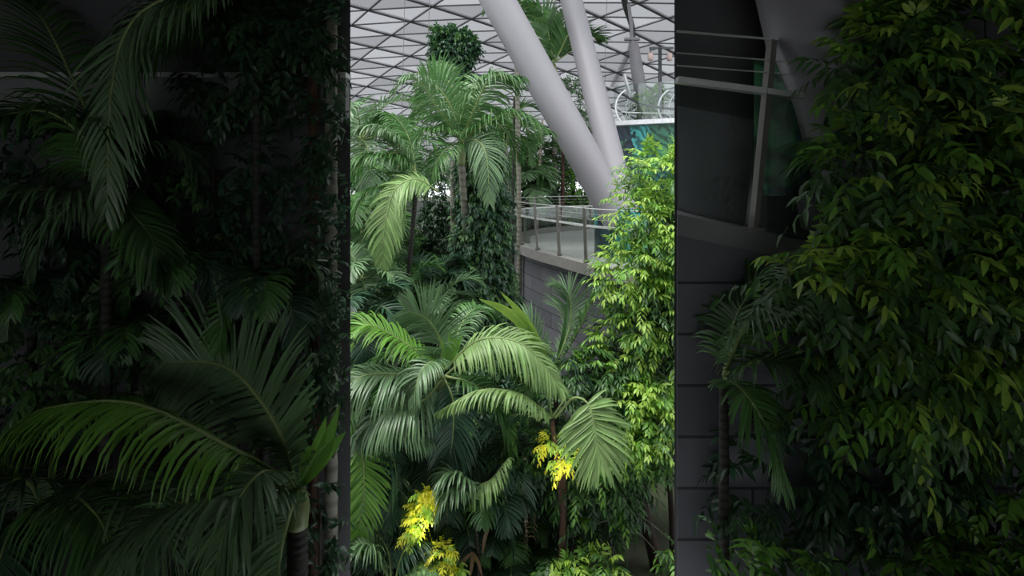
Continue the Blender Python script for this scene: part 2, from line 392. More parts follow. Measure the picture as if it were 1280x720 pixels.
# ground of the garden
g = obj('garden_ground', [(-60, 5.3, 0), (60, 5.3, 0), (60, 200, 0), (-60, 200, 0), (60, 200, -.5), (-60, 200, -.5), (-60, 5.3, -.5), (60, 5.3, -.5)],
        [[0, 1, 2, 3], [5, 4, 7, 6], [0, 6, 7, 1], [2, 4, 5, 3], [1, 7, 4, 2], [3, 5, 6, 0]], SOIL, smooth=False)
struct(g, 'dark planting soil of the garden')

# terrace
TZ = EYE-2.04
edge = catmull([(7, 9.0, TZ), (4.6, 10.2, TZ), (3.3, 11.3, TZ), (2.35, 12.4, TZ), (1.79, 13.2, TZ), (1.19, 14.6, TZ), (.70, 15.7, TZ), (.30, 16.9, TZ), (.04, 18.1, TZ), (-.04, 19.5, TZ),
                (.35, 21, TZ), (1.3, 22.3, TZ), (2.6, 23.2, TZ), (5, 24, TZ), (9, 24.5, TZ)], 80)
n = len(edge)
top = np.vstack([edge, [[9, 9.0, TZ]]]); bot = top-np.array([0, 0, .22])
V = np.vstack([top, bot]); k = n+1
Fc = [list(range(k)), [k+i for i in range(k)][::-1]]+[[k+i, k+(i+1) % k, (i+1) % k, i] for i in range(k)]
struct(obj('terrace_floor', V, Fc, FLOORC, smooth=False), 'pale grey floor of the curved terrace')
inw = edge.copy(); cen = np.array([4.5, 17, 0]); dirn = nrm((cen-edge)*np.array([1, 1, 0])); inw = edge+dirn*.10
V, f, UV = ribbon(inw, 0.0, TZ-.22)
V2 = V.copy(); struct(obj('wall_terrace', V, f, BLOCK, smooth=True, uvs=UV), 'dark grey block wall under the curved terrace')
# kerb along the terrace edge
kb = []; kf = []
for i, (p, d) in enumerate(zip(edge, dirn)):
    o = -d*.05
    for q, z in ((o, -.20), (o, .07), (d*.14, .07), (d*.14, -.0)): kb.append(p+q+np.array([0, 0, z]))
for i in range(n-1):
    for j in range(4):
        a = i*4+j; b_ = i*4+(j+1) % 4; kf.append([a, b_, b_+4, a+4])
struct(obj('trim_1', kb, kf, EDGE, smooth=False), 'grey stone kerb along the terrace edge')

# railing on the terrace edge
rl = thing('terrace_railing', 'curved metal and glass railing along the edge of the raised terrace', 'railing', tuple(edge[30]))
sarc = np.concatenate([[0], np.cumsum(np.linalg.norm(np.diff(edge, axis=0), axis=1))])
def at_s(s): return np.array([np.interp(s, sarc, edge[:, j]) for j in range(3)]), nrm(np.array([np.interp(s, sarc, dirn[:, j]) for j in range(3)]))
def s_of(y, lo=0, hi=45):
    i = np.argmin(abs(edge[lo:hi, 1]-y))+lo; return sarc[i]
post_s = [s_of(y) for y in (9.9, 11.4, 13.2, 14.6, 15.8, 16.9, 18.1, 19.4)]
post_s += list(np.arange(post_s[-1]+1.35, sarc[-1]-.2, 1.45))
tops = []
for s in post_s:
    p, d = at_s(s); b0 = p+d*.03+np.array([0, 0, .05]); t0 = p-d*.0+np.array([0, 0, 1.38])-d*.06
    m = MB(); m.quadbar(b0, t0, .075, .04); m.box(b0+np.array([0, 0, .06]), (.14, .14, .03)); m.build('post', METAL, rl); tops.append(t0)
ss = np.linspace(0.2, sarc[-1]-.1, 110)
def railpath(h, off): 
    r = []
    for s in ss:
        p, d = at_s(s); r.append(p+d*off+np.array([0, 0, h]))
    return np.array(r)
pm = railpath(.98, .02); V = []; f = []
for i, p in enumerate(pm):
    _, d = at_s(ss[i])
    V += [p-d*.05, p+d*.05, p+d*.05-np.array([0, 0, .045]), p-d*.05-np.array([0, 0, .045])]
for i in range(len(pm)-1):
    for j in range(4): f.append([i*4+j, i*4+(j+1) % 4, i*4+4+(j+1) % 4, i*4+4+j])
obj('handrail', V, f, RAILM, rl, smooth=False)
obj('top_rail', *tube_data(railpath(1.37, -.055), .016, 6), RAILM, rl)
for h in (1.12, 1.24): obj('wire', *tube_data(railpath(h, -.02), .004, 4), RAILM, rl)
for a, b_ in zip(post_s[:-1], post_s[1:]):
    q = [at_s(s) for s in np.linspace(a+.06, b_-.06, 5)]; V = []; f = []
    for p, d in q: V += [p+d*.02+np.array([0, 0, .12]), p+d*.02+np.array([0, 0, .93]), p+d*.032+np.array([0, 0, .12]), p+d*.032+np.array([0, 0, .93])]
    for i in range(4): f += [[i*4, i*4+4, i*4+5, i*4+1], [i*4+2, i*4+3, i*4+7, i*4+6], [i*4+1, i*4+5, i*4+7, i*4+3], [i*4, i*4+2, i*4+6, i*4+4]]
    obj('glass_panel', V, f, GLASS, rl, smooth=False)
# low inner upstand of the far walk
V = [];
inn = [at_s(s) for s in np.linspace(s_of(19.4)+.3, s_of(19.4)+6.5, 24)]
m = MB()
for (p, d), (p2, d2) in zip(inn[:-1], inn[1:]): m.quadbar(p+d*.5+np.array([0, 0, .10]), p2+d2*.5+np.array([0, 0, .10]), .14, .2)
m.build('kerb_upstand', METAL, rl)

# leaning columns
def column(name, a, b, r, label, group=None):
    t = thing(name, label, 'column', tuple(a)); a = np.array(a, float); b = np.array(b, float)
    obj('shaft', *tube_data(catmull([a, b], 12), r, 40), STEEL, t)
    d = nrm(b-a); obj('base_collar', *tube_data([a-d*.02, a+d*.10], r*1.12, 40), STEEL, t)
    return t
foot1 = np.array([3.20, 15.5, TZ+.02]); top1 = P(552, -160, 15.5)
foot2 = np.array([3.38, 16.0, TZ+.02]); top2 = P(672, -160, 19.2)
def through(px1, py1, Y1, px2, py2, Y2, zfoot, ext):
    a = P(px1, py1, Y1); b = P(px2, py2, Y2); d = b-a; return a+d*((zfoot-a[2])/d[2]), a+d*ext
a, b = through(755, 240, 14.6, 622, 0, 14.6, TZ+.02, 1.9)
column('steel_column', a, b, .44, 'thick grey steel column leaning left, the nearer of the crossing pair')
a2, b2 = through(771, 225, 15.6, 714, 0, 18.6, TZ+.02, 1.9)
column('steel_column', a2, b2, .36, 'grey steel column leaning slightly left, the farther and steeper of the crossing pair')
# mural wrap at the foot of the columns
cx, cy = 3.75, 15.2; th = np.radians(np.linspace(150, 300, 30)); path = np.c_[cx+1.5*np.cos(th), cy+1.5*np.sin(th)]
def panel(name, path, z0, z1, mat, thick, label, cat):
    V, f, UV = ribbon(path, z0, z1); n = len(path); T = nrm(np.gradient(path, axis=0)); Nn = np.c_[-T[:, 1], T[:, 0]]*thick
    V2 = V.copy(); V2[:, :2] += np.vstack([Nn, Nn]); m = 2*n
    ff = f+[[x+m for x in q][::-1] for q in f]+[[n+i, n+i+1, m+n+i+1, m+n+i] for i in range(n-1)]+[[0, n, m+n, m], [n-1, m+n-1, m+2*n-1, 2*n-1]]
    o = obj(name, np.vstack([V, V2]), ff, mat, smooth=False, uvs=np.vstack([UV, UV])); tag(o, label, cat); return o
panel('mural_screen', path, TZ, TZ+1.32, MURAL, .05, 'low curved screen printed with teal leaves around the foot of the columns', 'screen')
# tall mural wall behind
th = np.linspace(0, 1, 20); path = np.c_[3.35+th*4.5, 18.4-1.2*np.sin(th*2.2)]
panel('mural_wall', path, TZ, 7.75, MURAL, .12, 'tall wall printed with teal and green leaves behind the leafy tree', 'mural')
# deck on it and the glass balustrade with white hoops
dk = MB()
for p, q in zip(path[:-1], path[1:]): dk.quadbar((*p, 7.84), (*q, 7.84), .5, .14)
o = dk.build('deck_ledge', WHITE); struct(o, 'pale ledge on top of the mural wall')
gb = thing('play_deck_railing', 'glass balustrade with white curved hoops above the leaf mural', 'railing', (*path[6], 7.91))
for px0 in (772, 826, 866):
    yy = 18.1
    c0 = P(px0+22, 134, yy); a_ = np.radians(np.linspace(118, 242, 24))
    obj('hoop', *tube_data(np.c_[c0[0]+np.cos(a_)*.62, c0[1]-.1*np.cos(a_), c0[2]+np.sin(a_)*.64], .028, 8), WHITE, gb)
    c0 = P(px0+34, 136, yy+.5); a_ = np.radians(np.linspace(118, 242, 24))
    obj('hoop', *tube_data(np.c_[c0[0]+np.cos(a_)*.62, c0[1]-.1*np.cos(a_), c0[2]+np.sin(a_)*.64], .024, 8), RAILM, gb)
obj('curved_rail', *tube_data(catmull([P(778, 117, 18.2), P(795, 127, 18.1), P(822, 134, 17.9), P(860, 138, 17.7)], 24), .04, 8), DARKM, gb)
obj('low_rail', *tube_data(catmull([P(776, 140, 18.1), P(800, 141, 18.0), P(860, 142, 17.7)], 16), .02, 6), RAILM, gb)
for i in range(0, 18, 3):
    p, q = path[i], path[i+3] if i+3 < 20 else path[-1]
    q = p+(q-p)*.96; z0, z1 = 7.9, 9.1
    obj('glass_panel', [(*p, z0), (*q, z0), (*q, z1), (*p, z1), (p[0], p[1]+.02, z0), (q[0], q[1]+.02, z0), (q[0], q[1]+.02, z1), (p[0], p[1]+.02, z1)],
        [[0, 1, 2, 3], [7, 6, 5, 4], [0, 3, 7, 4], [1, 5, 6, 2], [3, 2, 6, 7], [0, 4, 5, 1]], GLASS, gb, smooth=False)
# lamp post with two lanterns
Yl = 19.4; b0 = P(825, 225, Yl); b0[2] = TZ
lp = thing('lamp_post', 'dark lamp post with two hanging lanterns rising behind the white hoops', 'lamp post', tuple(b0))
LANT = solid('lantern_pink', (.48, .36, .33), .5)
topz = P(825, 60, Yl)
obj('pole', *tube_data([b0, b0+np.array([0, 0, 3]), topz], [.085, .075, .06], 12), DARKM, lp)
m = MB(); m.quadbar(P(812, 60, Yl), P(842, 60, Yl), .05, .07); m.quadbar(P(812, 62, Yl), P(819, 60, Yl), .03, .12); m.build('crossbar', DARKM, lp)
for px in (813, 837):
    t_, f_ = tube_data([P(px, 60, Yl), P(px, 66, Yl)], .02, 6); hg = obj('hanger', t_, f_, DARKM, lp)
    c = P(px, 71, Yl); obj('lantern', *tube_data([c+np.array([0, 0, .14]), c+np.array([0, 0, .10]), c, c-np.array([0, 0, .12]), c-np.array([0, 0, .15])], [.04, .09, .10, .09, .03], 14), LANT, lp)

# roof
def roof():
    th = np.linspace(0, math.radians(93), 4000); Yp = 16+62*np.sin(th); Zp = EYE+12.0*np.cos(th)
    s = np.concatenate([[0], np.cumsum(np.hypot(np.diff(Yp), np.diff(Zp)))]); h = 2.5; a = 4.4; rows = int(s[-1]//h)+1
    yaw = math.radians(-9); cols = 26
    nodesP = []
    for j in range(rows):
        v = min(j*h, s[-1]); y = np.interp(v, s, Yp); z = np.interp(v, s, Zp)
        r = []
        for i in range(-cols//2, cols//2+1):
            x = (i+(.5 if j % 2 else 0))*a
            X = x*math.cos(yaw)-(y-45)*math.sin(yaw)*.6; Y = y+x*math.sin(yaw)*.9+.0
            r.append((X, Y, z-.0022*(x+4)**2))
        nodesP.append(r)
    N = np.array(nodesP); M = MB(); pv = []; pf = []; cnt = 0; nc = N.shape[1]
    bars = []
    def tri(A, B_, C_):
        nonlocal cnt
        c = (A+B_+C_)/3; pv.extend([A+(c-A)*.012, B_+(c-B_)*.012, C_+(c-C_)*.012]); pf.append([cnt, cnt+1, cnt+2]); cnt += 3
    for j in range(rows):
        for i in range(nc):
            if i < nc-1: bars.append((N[j, i], N[j, i+1], .07))
            if j < rows-1:
                ol, orr = (i-1, i) if j % 2 == 0 else (i, i+1)
                if 0 <= ol < nc: bars.append((N[j, i], N[j+1, ol], .09))
                if 0 <= orr < nc: bars.append((N[j, i], N[j+1, orr], .15))
                if i < nc-1:
                    if j % 2 == 0: tri(N[j, i], N[j, i+1], N[j+1, i])
                    else: tri(N[j, i], N[j, i+1], N[j+1, i+1])
                if j % 2 == 0 and 0 < i < nc: tri(N[j, i], N[j+1, i-1], N[j+1, i])
                if j % 2 == 1 and i < nc-1: tri(N[j, i], N[j+1, i], N[j+1, i+1])
    for A, B_, wd in bars: M.quadbar(A, B_, wd, wd*1.3)
    o = obj('ceiling', pv, pf, ROOFG, smooth=False); struct(o, 'white glass panels of the domed roof'); mo = o.modifiers.new('thick', 'SOLIDIFY'); mo.thickness = .03
    lt = M.build('trim_2', LATT); struct(lt, 'dark triangular steel lattice of the domed roof')
    return N
ROOFN = roof()
# strut under the roof on the right and the slanted white fin beside it
Ys = 30.0
b0 = P(799, 225, Ys); b0[2] = TZ-TZ
stt = thing('roof_strut', 'pale grey tapered strut propping the roof lattice above the play deck', 'strut', tuple(b0))
obj('prop', *tube_data([P(790, 50, Ys), P(792, 57, Ys), P(796, 85, Ys), P(801, 117, Ys), P(802, 121, Ys)], [.12, .27, .34, .34, .2], 16), STEEL, stt)
m = MB(); m.tube([P(800, 118, Ys), P(799, 160, Ys), b0], [.14, .16, .2], 10); m.build('stand', DARKM, stt)
m = MB(); m.quadbar(P(794, 119, Ys), P(809, 117, Ys), .4, .22); m.build('clamp', DARKM, stt)
m = MB(); m.box(P(790, 49, Ys), (.8, .3, .12)); m.tube([P(790, 50, Ys), P(789, 30, Ys), P(786, 6, Ys+2)], [.1, .1, .1], 8); m.build('head_bracket', STEEL, stt)
b1 = P(786, 225, 28); b1[2] = 0
fn = thing('slanted_panel', 'slim white slanted panel standing left of the roof strut', 'panel', tuple(b1))
m = MB(); m.quadbar(P(780, 93, 28), P(787, 118, 28), .32, .1); m.build('blade', WHITE, fn)
m = MB(); m.tube([P(787, 117, 28), P(787, 150, 28), b1], .07, 8); m.build('pole', WHITE, fn)
rb = MB(); rb.tube(catmull([P(776, -40, 31), P(781, 0, 34), P(790, 50, 43), P(765, 105, 55)], 16)-np.array([0, 0, .15]), .2, 8); struct(rb.build('trim_7', LATT), 'thicker dark roof rib running down to the right')
# hanging cables
for (x, y1, yy, lab) in ((503, 108, 22, 'thin cable hanging from the roof, leftmost by the far lattice'), (534, 95, 21, 'thin cable hanging from the roof beside the clipped climber column'), (757, 40, 24, 'short thin cable hanging from the roof right of the columns')):
    t_ = P(x+5, -70, yy); o = obj('cable', *tube_data([t_, P(x, y1, yy), P(x-2, y1+190, yy)], .010, 5), METAL); tag(o, lab, 'cable')
# pale walkway wall behind the palms at left
wv = MB(); wv.box(P(470, 268, 27)+np.array([-2.5, 0, 0]), (17, .4, 1.3)); wv.build('wall_back', CONC); struct(bpy.data.objects['wall_back'], 'pale grey walkway wall seen behind the left palms')
wp = MB()
for i in range(6): wp.box((-14+i*3, 27.3, (P(0, 285, 27)[2])/2), (.35, .35, P(0, 285, 27)[2]))
struct(wp.build('trim_3', CONC), 'piers under the pale walkway wall')
wr = MB(); zt = P(0, 236, 27)[2]
wr.box((-8, 27, zt), (17, .08, .08))
for i in range(14): wr.box((-16+i*1.25, 27, zt-.28), (.05, .05, .6))
tag(wr.build('walkway_rail', RAILM), 'thin pale rail on the walkway wall far behind the left palms', 'railing')

# added gallery that shades the side beds: portal wall, slab, floor, flank walls
YW = 5.0; XJ = 202/F*YW; XR = 203/F*YW; XE = 7.0; FL = 2.28; CZ = 7.9
def wallpiece(name, x0, x1, splay, lab):
    a = x0; z0, z1 = 0, CZ
    V = [(x0, YW, z0), (x1, YW, z0), (x1, YW+.22, z0), (x0+splay, YW+.22, z0)]; V += [(x, y, z1) for x, y, _ in V]
    o = obj(name, V, [[0, 1, 5, 4], [1, 2, 6, 5], [2, 3, 7, 6], [3, 0, 4, 7], [4, 5, 6, 7], [3, 2, 1, 0]], WALLG, smooth=False); struct(o, lab)
wallpiece('added_wall_left', -XJ, -XE, -.25, 'dark rendered wall added left of the opening to block the bright garden')  # added walls, closing off the bright garden behind the dark beds
wallpiece('added_wall_right', XR, XE, .25, 'dark rendered wall added right of the opening to block the bright garden')
m = MB(); m.box((0, -5.4, CZ+.12), (2*XE+.4, 21.2, .24)); struct(m.build('added_shade_slab', WALLG), 'added overhead slab keeping sky light off the side beds')  # unseen slab, added to keep the sky off the side beds
m = MB(); m.box((-4.25, -7.5, FL-.1), (5.5, 25, .2)); m.box((4.25, -7.5, FL-.1), (5.5, 25, .2)); m.box((0, -8.5, FL-.1), (3, 24, .2))  # added floor, run far back to stop sky light from below
struct(m.build('floor', SOIL), 'added planted floor of the gallery, blocking sky light from below')
m = MB(); m.box((-XE, -5.4, CZ/2), (.2, 21, CZ)); struct(m.build('added_flank_left', WALLG), 'added unseen left flank wall shading the side beds')  # unseen flank walls, added to shut out light from the sides
m = MB(); m.box((XE, -5.4, CZ/2), (.2, 21, CZ)); struct(m.build('added_flank_right', WALLG), 'added unseen right flank wall shading the side beds')
REMAP = True

# ================================================================ PLANTS OF THE BRIGHT GARDEN
def gp0(px, Y): return np.array([P(px, 300, Y)[0], far(Y), 0.])
def pts(*a): return [P(*q) for q in a]
def crownpalm(name, label, crown, base=None, tr=.06, tmat=GREYBARK, group=None, rings=24, shaft=.4):
    crown = np.array(crown, float); b = np.array([crown[0]+.05, crown[1]+.1, 0]) if base is None else np.array(base, float)
    t = thing(name, label, 'palm', b, group)
    trunk(t, [b, (b+crown)/2+np.array([.05, 0, 0]), crown-np.array([0, 0, shaft])], [tr*1.3, tr, tr*.9], tmat, rings=rings)
    if shaft: trunk(t, [crown-np.array([0, 0, shaft+.02]), crown-np.array([0, 0, shaft*.5]), crown+np.array([0, 0, .06])], [tr, tr*1.3, tr*.5], CROWN, 'crownshaft')
    return t
def spear(t, *p, r=.02, mat=G_bright, w=.10, name='spear_leaf'):
    c = catmull(p, 10); T = nrm(np.gradient(c, axis=0)); S = nrm(np.cross(T, [0, 1., .1])); pr = np.array([.3, .6, .85, 1, 1, .95, .8, .6, .35, .03])[:, None]*w/2
    N = np.cross(S, T); V = np.stack([c-S*pr-N*pr*.5, c, c+S*pr-N*pr*.5], 1).reshape(-1, 3); Fc = []
    for k in range(9): o = 3*k; Fc += [[o, o+1, o+4, o+3], [o+1, o+2, o+5, o+4]]
    return obj(name, V, Fc, mat, t)

# --- palm A: the big one in the foreground
A = crownpalm('feather_palm', 'large foreground feather palm with bright arching fronds left of centre', P(550, 465, 6.8), tr=.07)
frond(A, pts((548, 462, 6.8), (505, 428, 6.6), (462, 406, 6.4), (441, 418, 6.3)), G_bright, L=.42, W=.034, droop=.35, v=.1, n=44, petiole=.06, a1=35, roll=.35)
frond(A, pts((550, 460, 6.9), (552, 430, 7.0), (535, 400, 7.05), (508, 388, 7.0)), G_grey, L=.62, W=.030, droop=.12, v=0, n=50, roll=-1.25, petiole=.05, a0=85, a1=40)
frond(A, pts((556, 462, 6.8), (600, 425, 6.5), (655, 432, 6.2), (702, 486, 6.0)), G_pale, L=.50, W=.036, droop=.55, v=-.1, n=52, petiole=.10, roll=-.5)
frond(A, pts((550, 462, 6.7), (540, 452, 6.3), (524, 468, 6.0), (516, 505, 5.9)), G_grey, L=.38, W=.032, droop=.5, n=34)
frond(A, pts((552, 470, 6.7), (505, 468, 6.4), (455, 470, 6.1), (425, 490, 5.9)), G_grey, L=.62, W=.030, droop=.6, v=-.1, n=56, roll=.3)
frond(A, pts((552, 475, 6.7), (530, 500, 6.4), (490, 512, 6.0), (450, 540, 5.8)), G_grey, L=.55, W=.032, droop=.6, v=-.1, n=50, roll=.3)
frond(A, pts((556, 470, 6.7), (590, 480, 6.5), (620, 505, 6.4), (640, 560, 6.3)), G_palm, L=.5, W=.032, droop=.5, n=44)
frond(A, pts((556, 470, 6.9), (590, 445, 7.2), (630, 455, 7.4), (668, 500, 7.5)), G_palm, L=.5, W=.034, droop=.5, n=44)
frond(A, pts((550, 470, 6.9), (515, 440, 7.3), (478, 450, 7.6), (452, 500, 7.8)), G_palm, L=.5, W=.034, droop=.5, n=44)
frond(A, pts((554, 470, 6.9), (566, 500, 6.5), (566, 545, 6.3), (560, 590, 6.2)), G_deep, L=.5, W=.034, droop=.5, n=44)
frond(A, pts((556, 464, 7.0), (580, 400, 7.6), (600, 385, 8.0), (618, 395, 8.3)), G_palm, L=.42, W=.028, droop=.4, n=40)
for e in ((571, 405, 6.8), (563, 412, 6.7), (578, 418, 6.9), (552, 425, 6.7)):
    spear(A, P(556, 462, 6.8), P((556+e[0])/2+2, 438, 6.8), P(*e), w=.085)
frond(A, pts((545, 470, 6.7), (500, 500, 6.9), (460, 520, 7.1), (430, 560, 7.2)), G_pale, L=.45, W=.034, droop=.6, v=-.2, n=44)
spear(A, P(552, 464, 6.7), P(530, 452, 6.6), P(505, 458, 6.5), w=.22, mat=G_bright)

# --- palm A2: its lower neighbour with pale arching frond
A2 = crownpalm('feather_palm', 'low feather palm whose pale frond arches left beneath the large foreground palm', P(690, 525, 6.3), base=gp0(706, 6.6), tr=.032, tmat=BROWN, shaft=0)
frond(A2, pts((690, 522, 6.3), (650, 492, 6.1), (598, 488, 5.9), (549, 514, 5.8)), G_pale, L=.34, W=.036, droop=.8, v=-.3, n=44, petiole=.05, roll=-.35)
frond(A2, pts((690, 522, 6.3), (640, 520, 6.6), (600, 545, 6.7), (575, 600, 6.8)), G_deep, L=.5, W=.034, droop=.5, n=44)
frond(A2, pts((694, 522, 6.3), (716, 498, 6.1), (735, 505, 5.9), (743, 535, 5.7), (748, 570, 5.5)), G_pale, L=.50, W=.05, droop=.16, v=-.12, n=26, petiole=.50, up=(.15, -1, .25), a0=88, a1=12, fold=.3, tipL=.6)
frond(A2, pts((690, 522, 6.4), (680, 470, 6.9), (655, 450, 7.2), (630, 470, 7.4)), G_palm, L=.4, W=.03, droop=.5, n=40)
frond(A2, pts((690, 522, 6.4), (720, 480, 6.9), (735, 470, 7.2), (755, 490, 7.4)), G_palm, L=.4, W=.03, droop=.5, n=40)

# --- palm B: feathery palm beneath the block wall
Bp = crownpalm('feather_palm', 'feathery palm with narrow pale leaflets growing in front of the block wall', P(693, 470, 7.8), tr=.04, tmat=DKBARK, shaft=0)
for q, mt, L_ in ((((692, 462, 7.8), (712, 410, 7.9), (712, 372, 8.0), (700, 360, 8.1)), G_grey, .50), (((694, 462, 7.8), (722, 415, 7.6), (738, 380, 7.5), (752, 366, 7.4)), G_palm, .42), (((690, 462, 7.8), (675, 425, 7.9), (660, 400, 8.0), (640, 398, 8.2)), G_grey, .45),
                  (((690, 464, 7.7), (665, 440, 7.5), (640, 430, 7.4), (615, 440, 7.3)), G_palm, .40), (((696, 464, 7.7), (730, 440, 7.3), (755, 440, 7.1), (780, 470, 7.0)), G_palm, .42), (((694, 466, 7.6), (712, 450, 7.2), (735, 470, 7.0), (745, 510, 6.9)), G_deep, .42), (((690, 466, 7.6), (680, 455, 7.2), (660, 480, 6.9), (655, 520, 6.8)), G_palm, .4)):
    frond(Bp, pts(*q), mt, L=L_, W=.022, droop=.18, v=.2, n=46, petiole=.12, a0=62, a1=22)
spear(Bp, P(684, 455, 7.7), P(655, 408, 7.5), P(628, 385, 7.4), P(599, 374, 7.3), w=.15, mat=G_lime)
spear(Bp, P(686, 455, 7.7), P(664, 410, 7.5), P(645, 385, 7.4), P(625, 364, 7.3), w=.11, mat=G_lime)
spear(Bp, P(696, 450, 7.8), P(706, 410, 7.7), P(709, 370, 7.7), w=.06, mat=G_mid)

# --- far-left foreground fronds
L1 = crownpalm('feather_palm', 'feather palm at the left edge of the bright garden with drooping pale fronds low down', P(425, 560, 6.6), tr=.06)
frond(L1, pts((428, 556, 6.6), (460, 534, 6.4), (500, 530, 6.2), (535, 548, 6.1)), G_grey, L=.50, W=.034, droop=.7, v=-.2, n=44, roll=.3)
frond(L1, pts((428, 560, 6.6), (450, 560, 6.2), (455, 610, 5.9), (444, 690, 5.8)), G_bright, L=.40, W=.036, droop=.15, v=.1, n=40, up=(.2, -1, .2))
frond(L1, pts((428, 560, 6.6), (460, 545, 6.5), (490, 570, 6.4), (500, 640, 6.3)), G_deep, L=.5, W=.034, droop=.5, n=40)
frond(L1, pts((425, 556, 6.7), (440, 520, 6.8), (465, 500, 6.9), (490, 520, 6.9)), G_palm, L=.5, W=.034, droop=.5, n=40)
frond(L1, pts((425, 556, 6.7), (415, 500, 6.9), (430, 478, 7.0), (455, 486, 7.0)), G_grey, L=.5, W=.034, droop=.5, n=40)
L2 = crownpalm('feather_palm', 'short palm at the very bottom left of the bright garden with dull fronds', P(490, 740, 5.9), tr=.05)
for q, mt in ((((490, 735, 5.9), (470, 690, 5.8), (450, 680, 5.7), (430, 700, 5.7)), G_grey), (((492, 735, 5.9), (505, 690, 6.0), (525, 675, 6.1), (550, 690, 6.1)), G_deep), (((490, 735, 5.9), (485, 690, 6.2), (470, 668, 6.4), (450, 665, 6.5)), G_deep), (((492, 735, 5.9), (520, 715, 5.7), (545, 715, 5.6), (560, 735, 5.6)), G_grey)):
    frond(L2, pts(*q), mt, L=.42, W=.03, droop=.4, n=40)
# small palm with comb-like pale frond
S1 = crownpalm('small_palm', 'slim dark-stemmed small palm with one pale comb-like frond low in the centre', P(591, 622, 6.2), tr=.025, tmat=DARKRING, shaft=0)
frond(S1, pts((591, 624, 6.2), (600, 607, 6.1), (615, 598, 6.0), (634, 574, 5.9)), G_pale, L=.30, W=.030, droop=.9, v=-.5, n=24, petiole=.02, a0=80, a1=60)
frond(S1, pts((591, 624, 6.2), (575, 610, 6.1), (560, 612, 6.0), (545, 640, 5.9)), G_grey, L=.4, W=.04, droop=.5, n=22)
frond(S1, pts((591, 624, 6.2), (585, 600, 6.1), (565, 590, 6.0), (550, 605, 5.9)), G_grey, L=.4, W=.04, droop=.5, n=22)
frond(S1, pts((591, 624, 6.3), (610, 620, 6.3), (630, 640, 6.3), (640, 690, 6.3)), G_deep, L=.4, W=.04, droop=.5, n=22)
for q in (((591, 690, 6.2), (580, 700, 6.1), (572, 725, 6.0)), ((591, 690, 6.2), (598, 702, 6.1), (604, 725, 6.0)), ((591, 690, 6.2), (590, 705, 6.1), (586, 730, 6.0)), ((612, 655, 6.2), (606, 672, 6.1), (603, 695, 6.1))):
    spear(S1, *pts(*q), w=.05, mat=G_dry, name='dry_leaf')

# --- the right-hand leafy tree
def leafytree(name, label, base, trunkpts, r, blobs, n, cat='tree', tmat=DKBARK, group=None, **k):
    t = thing(name, label, cat, base, group); tp = [base]+trunkpts
    trunk(t, tp, r, tmat, n=16)
    top_ = np.array(tp[-1]); mid = np.array(tp[-2])
    ends = [b_[:3] for b_ in blobs[:6]]
    for i, e in enumerate(ends):
        branches(t, mid if i % 2 else top_, [e], min(r)*.5, tmat)
    foliage(t, blobs, n, **k); return t
gp = lambda px, py, Y: np.array([P(px, py, Y)[0], far(Y), 0.])
RB = [B(812, 215, 7.4, 30, 26), B(800, 262, 7.3, 34, 30), B(828, 300, 7.2, 52, 40), B(800, 335, 7.2, 48, 34), B(812, 390, 7.3, 44, 44), B(840, 440, 7.3, 60, 40), B(780, 430, 7.4, 34, 40), B(845, 230, 7.5, 40, 40), B(860, 330, 7.5, 40, 60), B(800, 355, 7.2, 50, 22)]
RT = leafytree('leafy_tree', 'tall leafy tree with lime green young leaves standing in front of the terrace', gp(822, 700, 7.7), [P(800, 600, 7.6), P(808, 430, 7.6), P(815, 230, 7.6)], [.11, .075, .05, .02], RB, 1300,
               leaf=.135, sprig=.34, nleaf=9, mats=(G_mid, G_bright, G_lime), frac=(.34, .26, .40), wr=.30, hang=.5, mode='pinnate')
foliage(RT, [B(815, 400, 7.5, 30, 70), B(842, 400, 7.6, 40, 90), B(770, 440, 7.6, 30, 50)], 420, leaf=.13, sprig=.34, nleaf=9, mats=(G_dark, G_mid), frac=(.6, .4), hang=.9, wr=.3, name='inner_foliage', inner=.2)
RT2 = leafytree('leafy_tree', 'shorter leafy tree with pale lime crown at the right edge below the tall leafy one', gp(842, 700, 6.9), [P(838, 620, 6.9), P(826, 540, 6.9)], [.05, .04, .02],
                [B(812, 505, 6.7, 34, 30), B(806, 540, 6.6, 30, 34), B(835, 552, 6.7, 28, 26), B(800, 500, 6.7, 26, 20)], 420, leaf=.13, sprig=.30, nleaf=9, mats=(G_mid, G_bright, G_lime), frac=(.4, .22, .38), wr=.36)
RT3 = leafytree('leafy_tree', 'slender tree with drooping leaf sprays between the palms and the tall leafy tree', gp(724, 700, 7.2), [P(724, 640, 7.2), P(735, 560, 7.2), P(742, 470, 7.2)], [.045, .04, .03, .015],
                [B(748, 470, 7.1, 34, 26), B(765, 580, 6.9, 36, 34), B(735, 600, 6.8, 36, 26), B(775, 615, 6.9, 26, 26), B(752, 640, 6.8, 30, 18)], 330, tmat=BROWN, leaf=.15, sprig=.34, nleaf=10, mats=(G_dark, G_mid, G_bright), frac=(.3, .5, .2), wr=.30)
leafytree('leafy_bush', 'low bush with lime tips at the bottom edge right of centre', gp(725, 760, 6.3), [P(722, 740, 6.3), P(724, 712, 6.3)], [.04, .03, .02],
          [B(698, 708, 6.1, 14, 8), B(725, 708, 6.1, 16, 8), B(752, 706, 6.1, 16, 10), B(682, 700, 6.1, 8, 6)], 90, cat='bush', leaf=.15, sprig=.30, nleaf=9, mats=(G_mid, G_bright, G_lime), frac=(.55, .25, .2), wr=.30)
